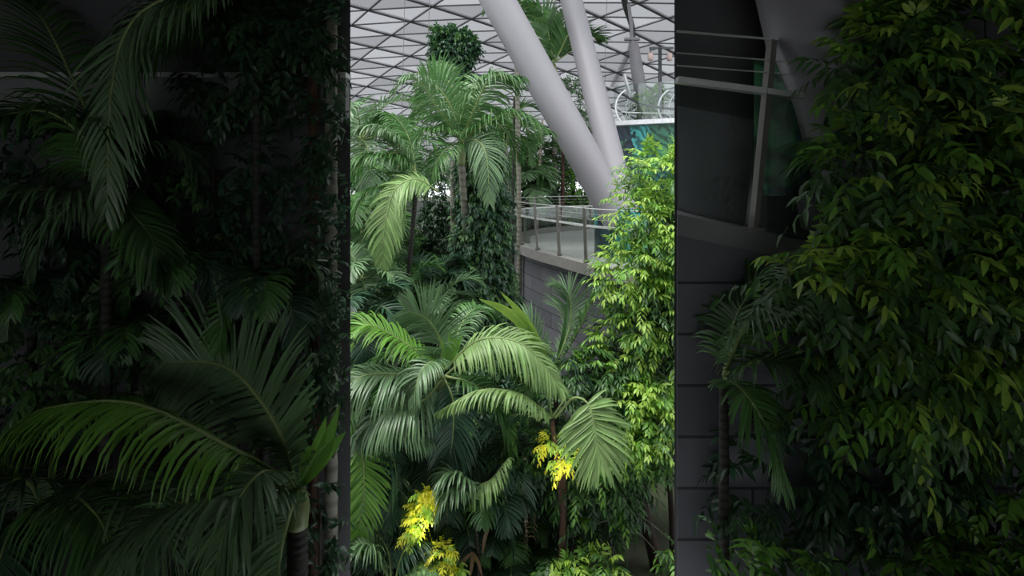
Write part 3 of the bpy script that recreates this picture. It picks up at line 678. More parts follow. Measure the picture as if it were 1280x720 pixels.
leafytree('leafy_bush', 'small leafy bush in the bottom right corner of the bright garden', gp(850, 760, 6.2), [P(848, 740, 6.2), P(846, 700, 6.2)], [.04, .03, .02],
          [B(850, 700, 6.1, 14, 20)], 50, cat='bush', leaf=.15, sprig=.30, nleaf=9, mats=(G_mid, G_bright), frac=(.75, .25), wr=.34)
# bare stems
def stem(name, label, px0, py0, px1, py1, Y, r, mat, rings=20, cat='trunk', blobs=None, leafm=(G_dark, G_mid), nb=60, leaf=.12):
    t = thing(name, label, cat, gp(px1, py1, Y)); b = gp(px1, py1, Y)
    trunk(t, [b, P(px1, py1, Y), P((px0+px1)/2+1.5, (py0+py1)/2, Y), P(px0, py0, Y)], [r*1.2, r, r*.9, r*.8], mat, rings=rings)
    if blobs: foliage(t, blobs, nb, leaf=leaf, sprig=.20, nleaf=8, mats=leafm, frac=(.6, .4))
    return t
stem('slender_tree', 'brown-stemmed slender tree whose yellow leaves glow right of centre', 703, 560, 703, 690, 6.4, .05, BROWN, blobs=[B(700, 568, 6.2, 15, 12), B(688, 552, 6.2, 8, 8)], leafm=(G_yel, G_lime), nb=46, leaf=.10, cat='tree')
stem('slender_tree', 'tan ring-barked stem with dry brown curls low in the centre', 655, 560, 657, 700, 6.9, .033, RINGBARK, blobs=[B(660, 560, 6.9, 44, 26), B(690, 545, 7.1, 30, 20), B(640, 580, 6.8, 30, 20)], nb=200, cat='tree')
for i in range(6):
    spear(bpy.data.objects['slender_tree.001'], P(657, 642+i*6, 6.8), P(666, 640+i*6, 6.7), P(671+rnd.uniform(-4, 3), 648+i*6, 6.7), w=.02, mat=G_dry, name='dry_leaf')
# thin bare arching twigs in front of the shade at bottom right
for q, lab in ((((716, 672, 6.6), (745, 655, 6.5), (775, 647, 6.4), (800, 645, 6.4), (842, 678, 6.3)), 'long pale bare twig arching across the shade at bottom right'), (((797, 664, 6.5), (812, 680, 6.4), (832, 705, 6.3)), 'short pale bare twig slanting down right of the dark trunk'), (((782, 682, 6.6), (790, 655, 6.6), (797, 620, 6.6)), 'thin pale bare twig rising just left of the dark trunk')):
    o = obj('twig', *tube_data(catmull(pts(*q), 20), .007, 5), GREYBARK); tag(o, lab, 'twig')

# --- yellow shrubs
def yshrub(label, at, blobs, n, h, fr=(.65, .35)):
    t = thing('yellow_shrub', label, 'shrub', at)
    trunk(t, [at, np.array(at)+np.array([.03, 0, h*.5]), np.array(blobs[0][:3])], [.03, .02, .01], BROWN, n=10, name='stem')
    foliage(t, blobs, n, leaf=.085, sprig=.16, nleaf=8, mats=(G_yel, G_lime), frac=fr, wr=.36, topbias=False); return t
yshrub('bright yellow leaved shrub showing between dark palm leaves, the upper and taller one', gp(527, 720, 6.1), [B(530, 628, 6.0, 8, 12), B(524, 650, 6.0, 9, 10), B(518, 666, 6.0, 7, 8), B(535, 616, 6.0, 5, 6)], 110, 1.5)
yshrub('bright yellow leaved shrub low down just right of the taller yellow one', gp(548, 740, 5.9), [B(551, 692, 5.8, 9, 9), B(545, 708, 5.8, 7, 7)], 60, 1.0)
yshrub('yellow-green shrub at the bottom edge beside the dark palm stem', gp(566, 760, 6.0), [B(568, 712, 5.9, 8, 7)], 34, .8, (.25, .75))

# --- creeper-covered trunk in the middle
V1 = thing('creeper_covered_tree', 'thick column of dark creeper leaves climbing a pale trunk left of the terrace', 'creeper', gp(602, 420, 12.5))
trunk(V1, [gp(602, 420, 12.5), P(602, 400, 12.5), P(598, 170, 12.5), P(592, 120, 12.5)], [.16, .13, .10, .05], GREYBARK, n=24)
foliage(V1, [B(598, 195, 12.2, 20, 30), B(603, 222, 12.2, 25, 34), B(603, 262, 12.2, 28, 34), B(603, 300, 12.2, 30, 34), B(598, 345, 12.2, 36, 36), B(592, 388, 12.1, 44, 34), B(588, 420, 12.0, 50, 30), B(625, 370, 12.3, 18, 30)], 2600, leaf=.16, sprig=.30, nleaf=8, mats=(G_dark, G_deep, G_mid), frac=(.25, .40, .35), wr=.4, mode='whorl', hang=.8, inner=.7)
T1 = thing('trunk', 'pale grey straight trunk rising just left of the creeper column', 'trunk', gp(570, 420, 12.2))
trunk(T1, [gp(570, 420, 12.2), P(570, 380, 12.2), P(567, 240, 12.2), P(569, 185, 12.2)], [.10, .085, .075, .07], GREYBARK, rings=40, name='stem')
T2 = thing('trunk', 'slim brown trunk with side twigs left of the pale grey trunk', 'trunk', gp(561, 420, 13.5))
trunk(T2, [gp(561, 420, 13.5), P(561, 350, 13.5), P(562, 260, 13.5)], [.07, .06, .05], BROWN, n=20, name='stem')
foliage(T2, [B(545, 270, 13.4, 14, 12), B(537, 283, 13.3, 13, 10), B(550, 256, 13.4, 10, 8), B(530, 298, 13.4, 14, 8), B(552, 300, 13.4, 12, 10)], 300, leaf=.13, sprig=.26, nleaf=8, mats=(G_dark,), frac=(1.,), wr=.4)

# --- palm J: tall palm with its crown over the creeper column
J = crownpalm('tall_palm', 'tall palm with broad green feather fronds spreading above the creeper column', P(577, 178, 11.5), base=gp(592, 420, 12.8), tr=.075, shaft=.45, rings=30)
for q, mt, kw in (
    (((577, 176, 11.5), (566, 140, 11.3), (550, 112, 11.2), (528, 100, 11.2)), G_palm, dict(L=.8, roll=-1.1, a0=80, a1=45)),
    (((577, 176, 11.5), (572, 130, 11.6), (560, 100, 11.8), (556, 82, 12)), G_palm, dict(L=.6)),
    (((577, 176, 11.5), (550, 140, 11), (520, 98, 10.6), (492, 112, 10.4)), G_grey, dict(L=.55, droop=.6)),
    (((577, 176, 11.5), (592, 138, 11.2), (614, 98, 11.0), (650, 96, 10.9)), G_mid, dict(L=.85, roll=.2, a0=80, droop=.6, v=-.2, n=40)),
    (((577, 176, 11.5), (600, 160, 11.3), (640, 142, 11.1), (688, 164, 10.9)), G_palm, dict(L=.85, droop=.5)),
    (((577, 176, 11.4), (596, 176, 10.9), (608, 195, 10.6), (612, 252, 10.5)), G_grey, dict(L=.60, droop=.35, up=(0, -1, .4), v=-.2)),
    (((577, 176, 11.5), (560, 165, 11), (530, 165, 10.7), (500, 195, 10.5)), G_palm, dict(L=.6, droop=.45)),
    (((577, 176, 11.5), (590, 130, 12), (600, 100, 12.4), (622, 92, 12.6)), G_palm, dict(L=.6)),
    (((577, 176, 11.5), (560, 185, 10.8), (545, 205, 10.5), (535, 240, 10.4)), G_palm, dict(L=.5, droop=.45)),
    (((577, 176, 11.6), (560, 130, 12.2), (540, 125, 12.6), (515, 145, 12.8)), G_palm, dict(L=.6, droop=.4)),
    (((577, 176, 11.6), (610, 150, 12.2), (636, 170, 12.6), (650, 200, 12.8)), G_palm, dict(L=.6, droop=.4))):
    k = dict(W=.046, n=34, droop=.22, v=.15, petiole=.12); k.update(kw); frond(J, pts(*q), mt, **k)
# --- palm K: left with the hanging frond
K = crownpalm('tall_palm', 'tall dark-trunked palm on the left with a long frond hanging straight down', P(520, 218, 10.2), base=gp(478, 420, 10.2), tr=.045, tmat=DARKRING, shaft=.3)
for q, mt, kw in (
    (((548, 240, 9.6), (520, 224, 9.3), (494, 238, 9.1), (482, 280, 9.0), (478, 330, 9.0)), G_pale, dict(L=.60, droop=.32, v=-.1, n=60, up=(0, -.6, 1))),
    (((520, 218, 10.2), (495, 198, 10), (462, 196, 9.8), (440, 215, 9.7)), G_palm, dict(L=.62, droop=.5)),
    (((520, 218, 10.2), (500, 180, 10), (470, 160, 9.8), (438, 165, 9.7)), G_grey, dict(L=.5, droop=.5)),
    (((520, 218, 10.2), (500, 230, 10), (460, 240, 9.8), (436, 280, 9.7)), G_palm, dict(L=.6, droop=.5)),
    (((520, 218, 10.2), (510, 170, 10.4), (490, 145, 10.6), (470, 150, 10.7)), G_palm, dict(L=.5, droop=.4)),
    (((520, 218, 10.2), (480, 215, 10.6), (455, 205, 10.8), (432, 230, 11)), G_palm, dict(L=.6, droop=.4))):
    k = dict(W=.045, n=44, droop=.25, v=.15, petiole=.1); k.update(kw); frond(K, pts(*q), mt, **k)
# --- climber-clad tall tree with a clipped clump at the top
Tt = thing('climber_clad_tree', 'tall thin tree topped with a dense dark clump of climber leaves against the roof', 'tree', gp(575, 420, 15))
trunk(Tt, [gp(575, 420, 15), P(575, 300, 15), P(576, 150, 15), P(572, 50, 15)], [.12, .1, .07, .04], DKBARK, n=24)
foliage(Tt, [B(568, 60, 15, 24, 22), B(552, 46, 15, 10, 10), B(583, 62, 15, 13, 18), B(555, 76, 15, 14, 14), B(572, 88, 15, 12, 16), B(580, 115, 15, 10, 22)], 850, leaf=.13, sprig=.22, nleaf=7, mats=(G_dark, G_deep, G_mid), frac=(.35, .45, .2), wr=.6, mode='whorl', hang=.3)
# --- palm behind the columns
O = crownpalm('tall_palm', 'tall palm with upswept broad fronds seen between the two leaning columns', P(693, 82, 25.5), base=gp(690, 300, 25.5), tr=.12, shaft=.8)
O['_x'] = 0
for q, kw in (
    (((693, 78, 25.5), (688, 55, 25.2), (682, 30, 24.9), (662, 17, 24.8)), dict(L=1.34, roll=-.8)),
    (((693, 78, 25.5), (702, 60, 25.2), (712, 42, 24.9), (730, 40, 24.8)), dict(L=1.34)),
    (((693, 78, 25.5), (715, 62, 26.1), (735, 45, 26.8), (748, 50, 27.2)), dict(L=1.21)),
    (((693, 78, 25.5), (680, 60, 26.1), (660, 52, 26.5), (648, 60, 26.8)), dict(L=1.21)),
    (((693, 78, 25.5), (690, 50, 26.8), (700, 28, 27.5), (706, 15, 28.1)), dict(L=1.21)),
    (((693, 80, 25.5), (680, 72, 24.8), (668, 80, 24.4), (660, 96, 24.1)), dict(L=1.07, droop=.5))):
    k = dict(W=.13, n=36, droop=.12, v=.35, petiole=.12, a0=55, a1=20); k.update(kw); frond(O, pts(*q), G_mid, **k)
# --- generic palms filling behind
GP = [
 ('palm_tree', 'palm behind the near leaning column with its dark crown touching the top edge', P(645, 22, 17), 1.2, 9, G_palm, dict(els=(85, 20), L=.45, W=.05)),
 ('palm_tree', 'palm with spreading crown far behind, left of the near leaning column', P(632, 165, 19), 1.7, 9, G_palm, dict(L=.7, W=.06)),
 ('palm_tree', 'slender palm at the far left edge of the bright garden with pale fronds', P(452, 175, 14), 2.0, 11, G_grey, dict(L=.7, W=.05)),
 ('palm_tree', 'palm with deep green crown half hidden behind the hanging frond', P(500, 190, 15), 1.9, 11, G_palm, dict(L=.7, W=.055)),
 ('palm_tree', 'shorter palm on the left whose fronds reach over the undergrowth', P(455, 268, 12), 1.4, 12, G_palm, dict(L=.6, W=.045, els=(60, -20))),
 ('palm_tree', 'far small palm behind the terrace railing, left of the columns', P(660, 200, 25), 2.3, 12, G_mid, dict(L=.9, W=.09)),
 ('palm_tree', 'far grey-green fan-like palm standing behind the bend of the terrace', P(655, 232, 24), 1.6, 14, G_grey, dict(L=.9, W=.10, els=(80, -20))),
]
for nm, lab, c, ln, nn_, mt, kw in GP:
    palm(nm, lab, c, ln, nn_, mt, tr=.07, nl=30, **kw)
# undergrowth palms of the middle distance, left (low crowns)
spots = [(450, 350, 9.5), (505, 372, 10.5), (540, 352, 11.5), (470, 322, 12.5), (520, 322, 13.5), (448, 395, 8.6), (548, 390, 10.2)]
labs = ['low palm tuft at the left edge above the foreground fronds', 'low palm tuft with grey sheen below the hanging frond', 'low palm tuft close left of the creeper column', 'low palm tuft in shade below the pale walkway wall, left', 'low palm tuft in shade below the pale walkway wall, right', 'low palm tuft just above the bright frond tip at left', 'low palm tuft behind the upright frond of the large palm']
for i, ((px, py, Y), lab) in enumerate(zip(spots, labs)):
    palm('low_palm', lab, P(px, py, Y), 1.05, 13, [G_grey, G_palm, G_deep][i % 3], tr=.045, tmat=DARKRING, nl=30, L=.42, W=.04, els=(75, -15), shaft=.2)
# slim trunks with rope-like rings in front of the far greenery
for px0, px1, y0, Y, r, mt, lab in ((643, 640, 120, 17.3, .05, DARKRING, 'slim dark ringed trunk just left of the terrace bend'), (678, 671, 150, 23.6, .06, RINGBARK, 'slim ringed trunk wound with pale rings behind the railing, left one'), (704, 702, 180, 24.2, .09, BROWN, 'brown trunk wrapped in climber behind the railing, right one')):
    t = thing('ringed_trunk', lab, 'trunk', (P(px1, 300, Y)[0], Y, 0))
    trunk(t, [(P(px1, 300, Y)[0], Y, 0), P(px1+1, 260, Y), P(px0, y0, Y)], [r*1.1, r, r*.7], mt, rings=45, name='stem')
    for i in range(14 if mt is RINGBARK else 0):
        c = P(px1+(px0-px1)*i/14, 282-i*9, Y); th = np.linspace(0, 2*np.pi, 13)
        obj('ring', *tube_data(c+np.c_[np.cos(th)*(r+.03), np.sin(th)*(r+.03), np.sin(th)*.05], .022, 5, cap=False), CONC, t)
# background trees
BG = [
 ('broad_tree', 'small-leaved tree with olive crown seen between the columns and the palms', (716, 140, 26), [B(712, 120, 26, 20, 26), B(728, 160, 26, 22, 26), B(712, 180, 26, 24, 22), B(735, 200, 26, 16, 22)], (G_mid, G_grey), 600, .16),
 ('hedge_bush', 'dense green bush behind the far side of the railing, left', (665, 285, 25.5), [B(655, 268, 25.2, 22, 18), B(680, 266, 25.2, 20, 16)], (G_dark, G_mid), 300, .16),
 ('hedge_bush', 'dense green bush behind the far side of the railing, near the column feet', (710, 285, 26), [B(705, 266, 25.8, 22, 18), B(732, 262, 26, 20, 18)], (G_mid, G_bright), 300, .16),
 ('broad_tree', 'rounded bright green tree behind the railing left of the column feet', (722, 240, 26), [B(722, 235, 25, 20, 24), B(712, 262, 25, 24, 16), B(740, 255, 25, 20, 20)], (G_mid, G_bright), 600, .16),
 ('broad_tree', 'dark bushy tree far behind the railing bend', (665, 262, 27), [B(660, 262, 27, 26, 20), B(690, 255, 27, 24, 24), B(645, 240, 27, 20, 24), B(690, 215, 27, 20, 26)], (G_dark, G_mid), 700, .18),
 ('broad_tree', 'mid green tree far behind the tall palms in the centre', (610, 200, 24), [B(600, 205, 24, 30, 30), B(630, 225, 24, 24, 34), B(590, 240, 24, 26, 26)], (G_dark, G_mid), 600, .18),
 ('broad_tree', 'dark tree far behind the left palms below the roof edge', (470, 215, 22), [B(462, 225, 22, 30, 24), B(500, 215, 22, 28, 26), B(535, 220, 22, 24, 24)], (G_dark, G_palm), 600, .18),
 ('broad_tree', 'bright tree on the deck right of the columns near the white hoops', (812, 125, 27), [B(806, 130, 27, 12, 12), B(822, 115, 27, 8, 10)], (G_mid, G_bright), 200, .16)]
for nm, lab, tr_, bl, mm, nn_, lf in BG:
    base = gp(*tr_); leafytree(nm, lab, base, [P(tr_[0], tr_[1]+30, tr_[2]), P(*tr_)], [.16, .1, .05], bl, nn_, leaf=lf, sprig=.45, nleaf=8, mats=mm, frac=(.6, .4), wr=.42, mode='whorl', inner=.4)
# dense bushes of the floor, mid distance to near: separate shrubs
bushes = [(460, 420, 11), (500, 405, 12.5), (530, 420, 11.5), (620, 440, 11), (655, 450, 10.5), (545, 320, 14.5), (500, 300, 15.5), (450, 300, 14),
          (470, 560, 8.5), (520, 560, 8.8), (570, 560, 8.4), (620, 570, 8.6), (668, 585, 8.6), (480, 640, 8.2), (530, 620, 8.6), (600, 650, 8.4), (650, 640, 8.8), (700, 640, 9.0), (750, 560, 9.2), (780, 510, 9.2),
          (455, 700, 7.8), (500, 700, 7.9), (555, 660, 8.0), (620, 710, 7.8), (670, 690, 8.2), (735, 670, 9.4), (660, 520, 8.8), (610, 500, 9.0), (720, 520, 9.4), (440, 470, 9.5), (490, 490, 9.6), (540, 500, 9.6), (590, 590, 7.9), (640, 600, 7.8), (560, 620, 7.6), (575, 470, 9.8)]
for i, (px, py, Y) in enumerate(bushes):
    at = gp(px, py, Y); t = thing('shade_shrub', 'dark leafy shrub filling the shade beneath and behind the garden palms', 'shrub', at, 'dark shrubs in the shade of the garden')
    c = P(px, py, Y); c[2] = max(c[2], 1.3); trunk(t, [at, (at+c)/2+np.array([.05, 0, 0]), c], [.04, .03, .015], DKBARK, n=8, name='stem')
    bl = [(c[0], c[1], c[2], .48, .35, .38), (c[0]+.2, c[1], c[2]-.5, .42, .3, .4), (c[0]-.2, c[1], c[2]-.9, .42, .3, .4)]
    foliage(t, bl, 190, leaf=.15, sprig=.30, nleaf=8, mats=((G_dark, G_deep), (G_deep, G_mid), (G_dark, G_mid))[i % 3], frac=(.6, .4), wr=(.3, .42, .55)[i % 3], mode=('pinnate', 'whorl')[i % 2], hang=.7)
# strap-leaved tufts hanging low, one prototype copied
proto = None
for i, (px, py, Y) in enumerate([(560, 600, 7.2), (545, 575, 7.0), (620, 610, 7.0), (480, 610, 7.2), (500, 590, 7.1), (640, 560, 7.3), (470, 660, 6.9), (510, 660, 7.4), (630, 655, 7.2), (665, 700, 7.0), (600, 560, 7.4), (575, 640, 7.1), (690, 610, 8.0), (640, 700, 6.8)]):
    c = P(px, py, Y); b_ = np.array([c[0], c[1], 0])
    if proto is None:
        t = thing('shade_palm', 'dark feather-leaved small palm in the deep shade under the big fronds', 'palm', b_, 'small dark palms in the deep shade')
        trunk(t, [b_, b_+(c-b_)*.5, c], [.035, .03, .025], DARKRING, rings=14)
        for k in range(9): frond(t, arcpts(c, k*137.5, rnd.uniform(0, 65), .85, 1.3), G_deep if k % 3 else G_palm, n=26, L=.34, W=.034, droop=.5, seg=3)
        proto = t; pz = c[2]
    else:
        r = proto.copy(); C.objects.link(r); r.location = (b_[0], b_[1], min(0, c[2]-pz) if c[2] < pz else 0); r.rotation_euler = (0, 0, i*1.3)
        s_ = c[2]/pz; r.scale = (1, 1, s_); r.location[2] = 0
        for ch in list(proto.children):
            d = ch.copy(); C.objects.link(d); d.parent = r
            for g_ in ch.children:
                e = g_.copy(); C.objects.link(e); e.parent = d

# added spot lights without fixtures, brightening the yellow leaves
for (x, y_, Y, e) in ((540, 650, 5.4, 26), (548, 712, 5.2, 18), (712, 585, 5.5, 20)):
    l = bpy.data.lights.new('added_yellow_spot', 'SPOT'); l.energy = e*2.2; l.color = (1, .97, .72); l.shadow_soft_size = .05; l.spot_size = math.radians(55); l.spot_blend = .6
    q = bpy.data.objects.new('added_yellow_spot', l); C.objects.link(q); a_ = P(x, y_+55, Y); b_ = P(x-12, y_, Y+.5); q.location = a_
    q.rotation_euler = Vector(b_-a_).to_track_quat('-Z', 'Y').to_euler()
REMAP = False

# ================================================================ BEDS LEFT AND RIGHT, SHADED BY THE ADDED GALLERY
CLIP = lambda V: (V[:, 1] < YW-.04) & (V[:, 2] < CZ-.05) & ((V[:, 0] < -1.35)|(V[:, 0] > 1.33))
def bp_(px, py, Y): return np.array([P(px, py, Y)[0], Y, FL])
def bpalm(label, crown, Y, fr, tr=.05, tmat=DARKRING, W=.034, shaft=.25, base=None, name='shaded_palm'):
    c = P(*crown, Y); b = bp_(*(base or (crown[0], 700)), Y); t = thing(name, label, 'palm', b)
    trunk(t, [b, (b+c)/2, c-np.array([0, 0, shaft])], [tr*1.2, tr, tr*.9], tmat, rings=20)
    if shaft: trunk(t, [c-np.array([0, 0, shaft+.02]), c-np.array([0, 0, shaft/2]), c+np.array([0, 0, .03])], [tr, tr*1.2, tr*.6], CROWN, 'crownshaft')
    for q, mt, kw in fr:
        k = dict(W=W, n=44, droop=.3, v=.1, petiole=.08, L=.5); k.update(kw); frond(t, pts(*q), mt, **k)
    return t
bpalm('dark-trunked palm with a long frond hanging down in the upper part of the left shade', (135, 230), 4.3, [
    (((140, 230, 4.3), (170, 190, 4.4), (215, 180, 4.5), (250, 215, 4.5)), G_grey, dict(L=.4, droop=.5)),
    (((140, 230, 4.3), (110, 250, 4.0), (70, 270, 3.9), (40, 330, 3.8)), G_grey, dict(L=.45, droop=.6)),
    (((140, 230, 4.3), (120, 190, 4.1), (60, 140, 3.9), (-30, 150, 3.9)), G_palm, dict(L=.55, droop=.5)),
    (((140, 230, 4.3), (90, 240, 4.0), (30, 240, 3.8), (-30, 300, 3.7)), G_grey, dict(L=.5, droop=.5)),
    (((140, 230, 4.3), (150, 200, 4.6), (180, 150, 4.8), (200, 180, 4.85)), G_palm, dict(L=.4, droop=.5)),
    (((140, 230, 4.3), (100, 120, 4.4), (50, 20, 4.5), (0, -20, 4.5)), G_palm, dict(L=.6)),
    (((140, 230, 4.3), (160, 260, 4.1), (190, 300, 4.0), (200, 350, 4.0)), G_palm, dict(L=.4, droop=.5))], tr=.045, W=.04, base=(128, 700))
bpalm('tall palm reaching above the left shade, one long frond hanging down in front', (320, -40), 4.4, [
    (((322, -45, 4.3), (240, -15, 4.05), (168, 25, 3.9), (140, 110, 3.85), (133, 265, 3.85)), G_grey, dict(L=.62, droop=.30, v=-.1, n=60, up=(0, -.6, 1))),
    (((322, -45, 4.3), (280, -20, 4.1), (225, 20, 4.05), (170, 90, 4.0)), G_palm, dict(L=.5, droop=.5)),
    (((322, -45, 4.3), (290, 0, 4.4), (240, 30, 4.5), (200, 60, 4.6)), G_grey, dict(L=.4, droop=.4))], tr=.03, W=.04, base=(322, 700))
bpalm('large palm low in the left shade, one bright frond arching left, one upright', (372, 610), 3.9, [
    (((370, 605, 3.9), (290, 560, 3.7), (170, 505, 3.5), (60, 510, 3.5), (18, 535, 3.5)), G_bright, dict(L=.50, droop=.75, v=-.35, n=64, W=.040, roll=.1)),
    (((368, 605, 4.0), (345, 530, 4.1), (285, 460, 4.15), (205, 452, 4.15)), G_grey, dict(L=.70, droop=.10, v=0, n=68, roll=-1.45, a0=80, a1=45, W=.04)),
    (((366, 610, 3.9), (330, 590, 3.6), (290, 640, 3.4), (260, 740, 3.3)), G_grey, dict(L=.5, droop=.5)),
    (((372, 612, 3.9), (300, 610, 3.6), (200, 640, 3.4), (120, 700, 3.3)), G_grey, dict(L=.55, droop=.5)),
    (((376, 610, 3.9), (400, 590, 3.6), (425, 640, 3.5), (430, 720, 3.5)), G_palm, dict(L=.45, droop=.5)),
    (((372, 605, 4.0), (400, 540, 4.2), (420, 510, 4.3), (440, 520, 4.35)), G_palm, dict(L=.5, droop=.3)),
    (((372, 610, 3.9), (360, 650, 3.5), (350, 700, 3.4), (345, 760, 3.4)), G_grey, dict(L=.5, droop=.5))], tr=.07)
bt = bpy.data.objects['shaded_palm.002']
for e in ((425, 505), (408, 520), (432, 540), (395, 560)): spear(bt, P(376, 608, 3.9), P((376+e[0])/2+4, 565, 3.9), P(*e, 3.9), w=.10)
bpalm('palm in the lower left corner with grey feathered fronds in shade', (60, 650), 4.1, [
    (((60, 645, 4.1), (120, 600, 3.9), (190, 640, 3.7), (220, 700, 3.7)), G_grey, dict(droop=.6, n=50)),
    (((60, 645, 4.1), (30, 600, 3.9), (-30, 610, 3.8), (-70, 660, 3.8)), G_grey, dict(droop=.6, n=50)),
    (((60, 645, 4.1), (90, 620, 3.7), (130, 660, 3.5), (140, 740, 3.4)), G_palm, dict(droop=.6, n=50)),
    (((60, 645, 4.1), (70, 560, 4.4), (120, 520, 4.6), (160, 540, 4.7)), G_deep, dict(droop=.4, n=50)),
    (((60, 645, 4.1), (20, 660, 3.8), (0, 700, 3.6), (-10, 760, 3.5)), G_deep, dict(droop=.4, n=50))], W=.03)
for px, py, Y, lab in ((40, 380, 4.5, 'tufted palm at the left edge of the shade, middle height'), (225, 330, 4.5, 'tufted palm in the middle of the left shade below the grey band'), (330, 360, 4.4, 'tufted palm right of centre in the left shade'), (170, 420, 4.6, 'lowest tufted palm behind the bright arching frond in the left shade')):
    c = P(px, py, Y); b = bp_(px, 700, Y); t = thing('tufted_palm', lab, 'palm', b)
    trunk(t, [b, (b+c)/2, c], [.04, .035, .03], DARKRING, rings=16)
    for k in range(11): frond(t, arcpts(c, k*137.5, rnd.uniform(-5, 70), .62, 1.3), [G_grey, G_palm, G_deep][k % 3], n=26, L=.26, W=.03, droop=.4, seg=3)
for px, r, mt, lab, top_ in ((392, .042, BROWN, 'brown trunk standing near the right side of the left shade', 60), (414, .05, GREYBARK, 'pale grey trunk beside the opening in the left shade', 20), (265, .02, DARKRING, 'thin dark stem in the middle of the left shade', 210)):
    b = bp_(px, 700, 4.75); t = thing('trunk', lab, 'trunk', b); trunk(t, [b, P(px, 400, 4.75), P(px, top_, 4.75)], [r*1.1, r, r], mt, rings=20, name='stem')
    if px == 392: foliage(t, [B(300, 110, 4.6, 50, 28), B(345, 50, 4.6, 60, 50), B(330, 20, 4.5, 40, 40), B(400, 120, 4.6, 20, 60)], 260, leaf=.12, sprig=.24, nleaf=8, mats=(G_dark,), frac=(1.,), wr=.4); branches(t, P(392, 120, 4.75), [P(300, 115, 4.6), P(340, 45, 4.6)], .015, BROWN)
    if px == 414: foliage(t, [B(415, 30, 4.6, 30, 40), B(425, 200, 4.6, 18, 60), B(420, 330, 4.6, 24, 70), B(425, 440, 4.6, 20, 60)], 260, leaf=.11, sprig=.24, nleaf=8, mats=(G_dark, G_deep), frac=(.5, .5), wr=.4)
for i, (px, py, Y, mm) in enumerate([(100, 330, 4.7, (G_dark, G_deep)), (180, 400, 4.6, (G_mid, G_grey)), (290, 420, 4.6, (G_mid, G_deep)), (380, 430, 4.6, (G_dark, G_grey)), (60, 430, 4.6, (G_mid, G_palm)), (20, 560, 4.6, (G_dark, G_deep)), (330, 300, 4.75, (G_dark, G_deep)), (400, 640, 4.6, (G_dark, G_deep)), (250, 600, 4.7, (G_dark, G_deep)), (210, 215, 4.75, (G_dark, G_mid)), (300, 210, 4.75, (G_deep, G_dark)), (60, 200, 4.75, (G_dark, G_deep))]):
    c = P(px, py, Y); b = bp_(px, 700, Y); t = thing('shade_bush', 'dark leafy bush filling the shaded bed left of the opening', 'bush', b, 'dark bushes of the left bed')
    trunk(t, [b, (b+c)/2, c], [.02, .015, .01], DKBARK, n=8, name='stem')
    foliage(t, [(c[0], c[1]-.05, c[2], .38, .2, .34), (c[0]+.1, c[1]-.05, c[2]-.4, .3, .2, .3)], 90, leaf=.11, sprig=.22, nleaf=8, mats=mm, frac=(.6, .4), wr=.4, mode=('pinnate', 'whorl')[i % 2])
# pale ledge band on the back wall of the left bed
def band(x0, x1, y0, y1, Y0, Y1, mat, name, lab):
    a = P(x0, y0, Y0); b = P(x1, y1, Y0); m = MB(); m.box(((a[0]+b[0])/2, (Y0+Y1)/2, (a[2]+b[2])/2), (abs(b[0]-a[0]), Y1-Y0, abs(a[2]-b[2]))); struct(m.build(name, mat), lab)
band(-60, 432, 96, 146, 4.88, 4.999, CONC, 'trim_4', 'grey concrete band across the wall in the left shade')
band(-60, 432, 90, 96, 4.84, 4.999, RAILM, 'trim_5', 'pale strip along the top of the grey band')

# right bed: walkway tilted to follow the image lines, with railing, column, wall
sl = .20   # tilt of the walkway along x, read off the image
def R3(px, py, Y): return P(px, py, Y)
a0 = P(846, 268, 4.3); a1 = P(1300, 362, 4.3)
def slab(p, q, dy, h, mat, name, lab):
    V = []
    for c in (p, q):
        for y, z in ((0, 0), (dy, 0), (dy, -h), (0, -h)): V.append((c[0]+(y*(XR/YW)+.005 if c is p else 0), c[1]+y, c[2]+z))
    f = [[0, 1, 2, 3], [7, 6, 5, 4], [0, 4, 5, 1], [1, 5, 6, 2], [2, 6, 7, 3], [3, 7, 4, 0]]
    return struct(obj(name, V, f, mat, smooth=False), lab)
slab(a0, a1, .69, .16, CONC, 'walkway_slab', 'grey walkway slab tilted to image lines in the right shade')
lowp = a0+np.array([0, .06, -.16]); lowq = a1+np.array([0, .06, -.16])
Vw = []
for k_, c in enumerate((lowp, lowq)):
    e_ = .2 if k_ == 0 else 0
    Vw += [(c[0]+.02, c[1], c[2]), (c[0]+e_, c[1]+.62, c[2]), (c[0]+e_, c[1]+.62, FL), (c[0]+.02, c[1], FL)]
UVw = [(v[0], v[2]) for v in Vw]
struct(obj('wall_walkway', Vw, [[0, 1, 2, 3], [7, 6, 5, 4], [0, 4, 5, 1], [1, 5, 6, 2], [2, 6, 7, 3], [3, 7, 4, 0]], BLOCK, smooth=False, uvs=UVw), 'dark block wall under the walkway in the right shade')
slab(P(846, 132, 4.9), P(1300, 215, 4.9), .09, .95, CONC, 'trim_6', 'grey upright slab in place of the floor behind the walkway railing')  # floor area of the image built as an upright wall
r2 = thing('walkway_railing', 'shaded glass railing with one tall post on the tilted walkway at right', 'railing', tuple(P(944, 283, 4.32)))
def rail2(y0, y1, r, nm, mat, x0=846, x1=1300, Y=4.33):
    k = (y1-y0)/(1075-846.); return obj(nm, *tube_data([P(x0, y0, Y), P(x1, y0+k*(x1-846), Y)], r, 8), mat, r2)
rail2(39, 58, .010, 'top_rail', RAILM); rail2(66, 84, .006, 'wire', RAILM); rail2(82, 99, .006, 'wire', RAILM)
m = MB(); m.quadbar(P(846, 100, 4.33), P(1300, 160, 4.33), .09, .045); m.build('handrail', RAILM, r2)
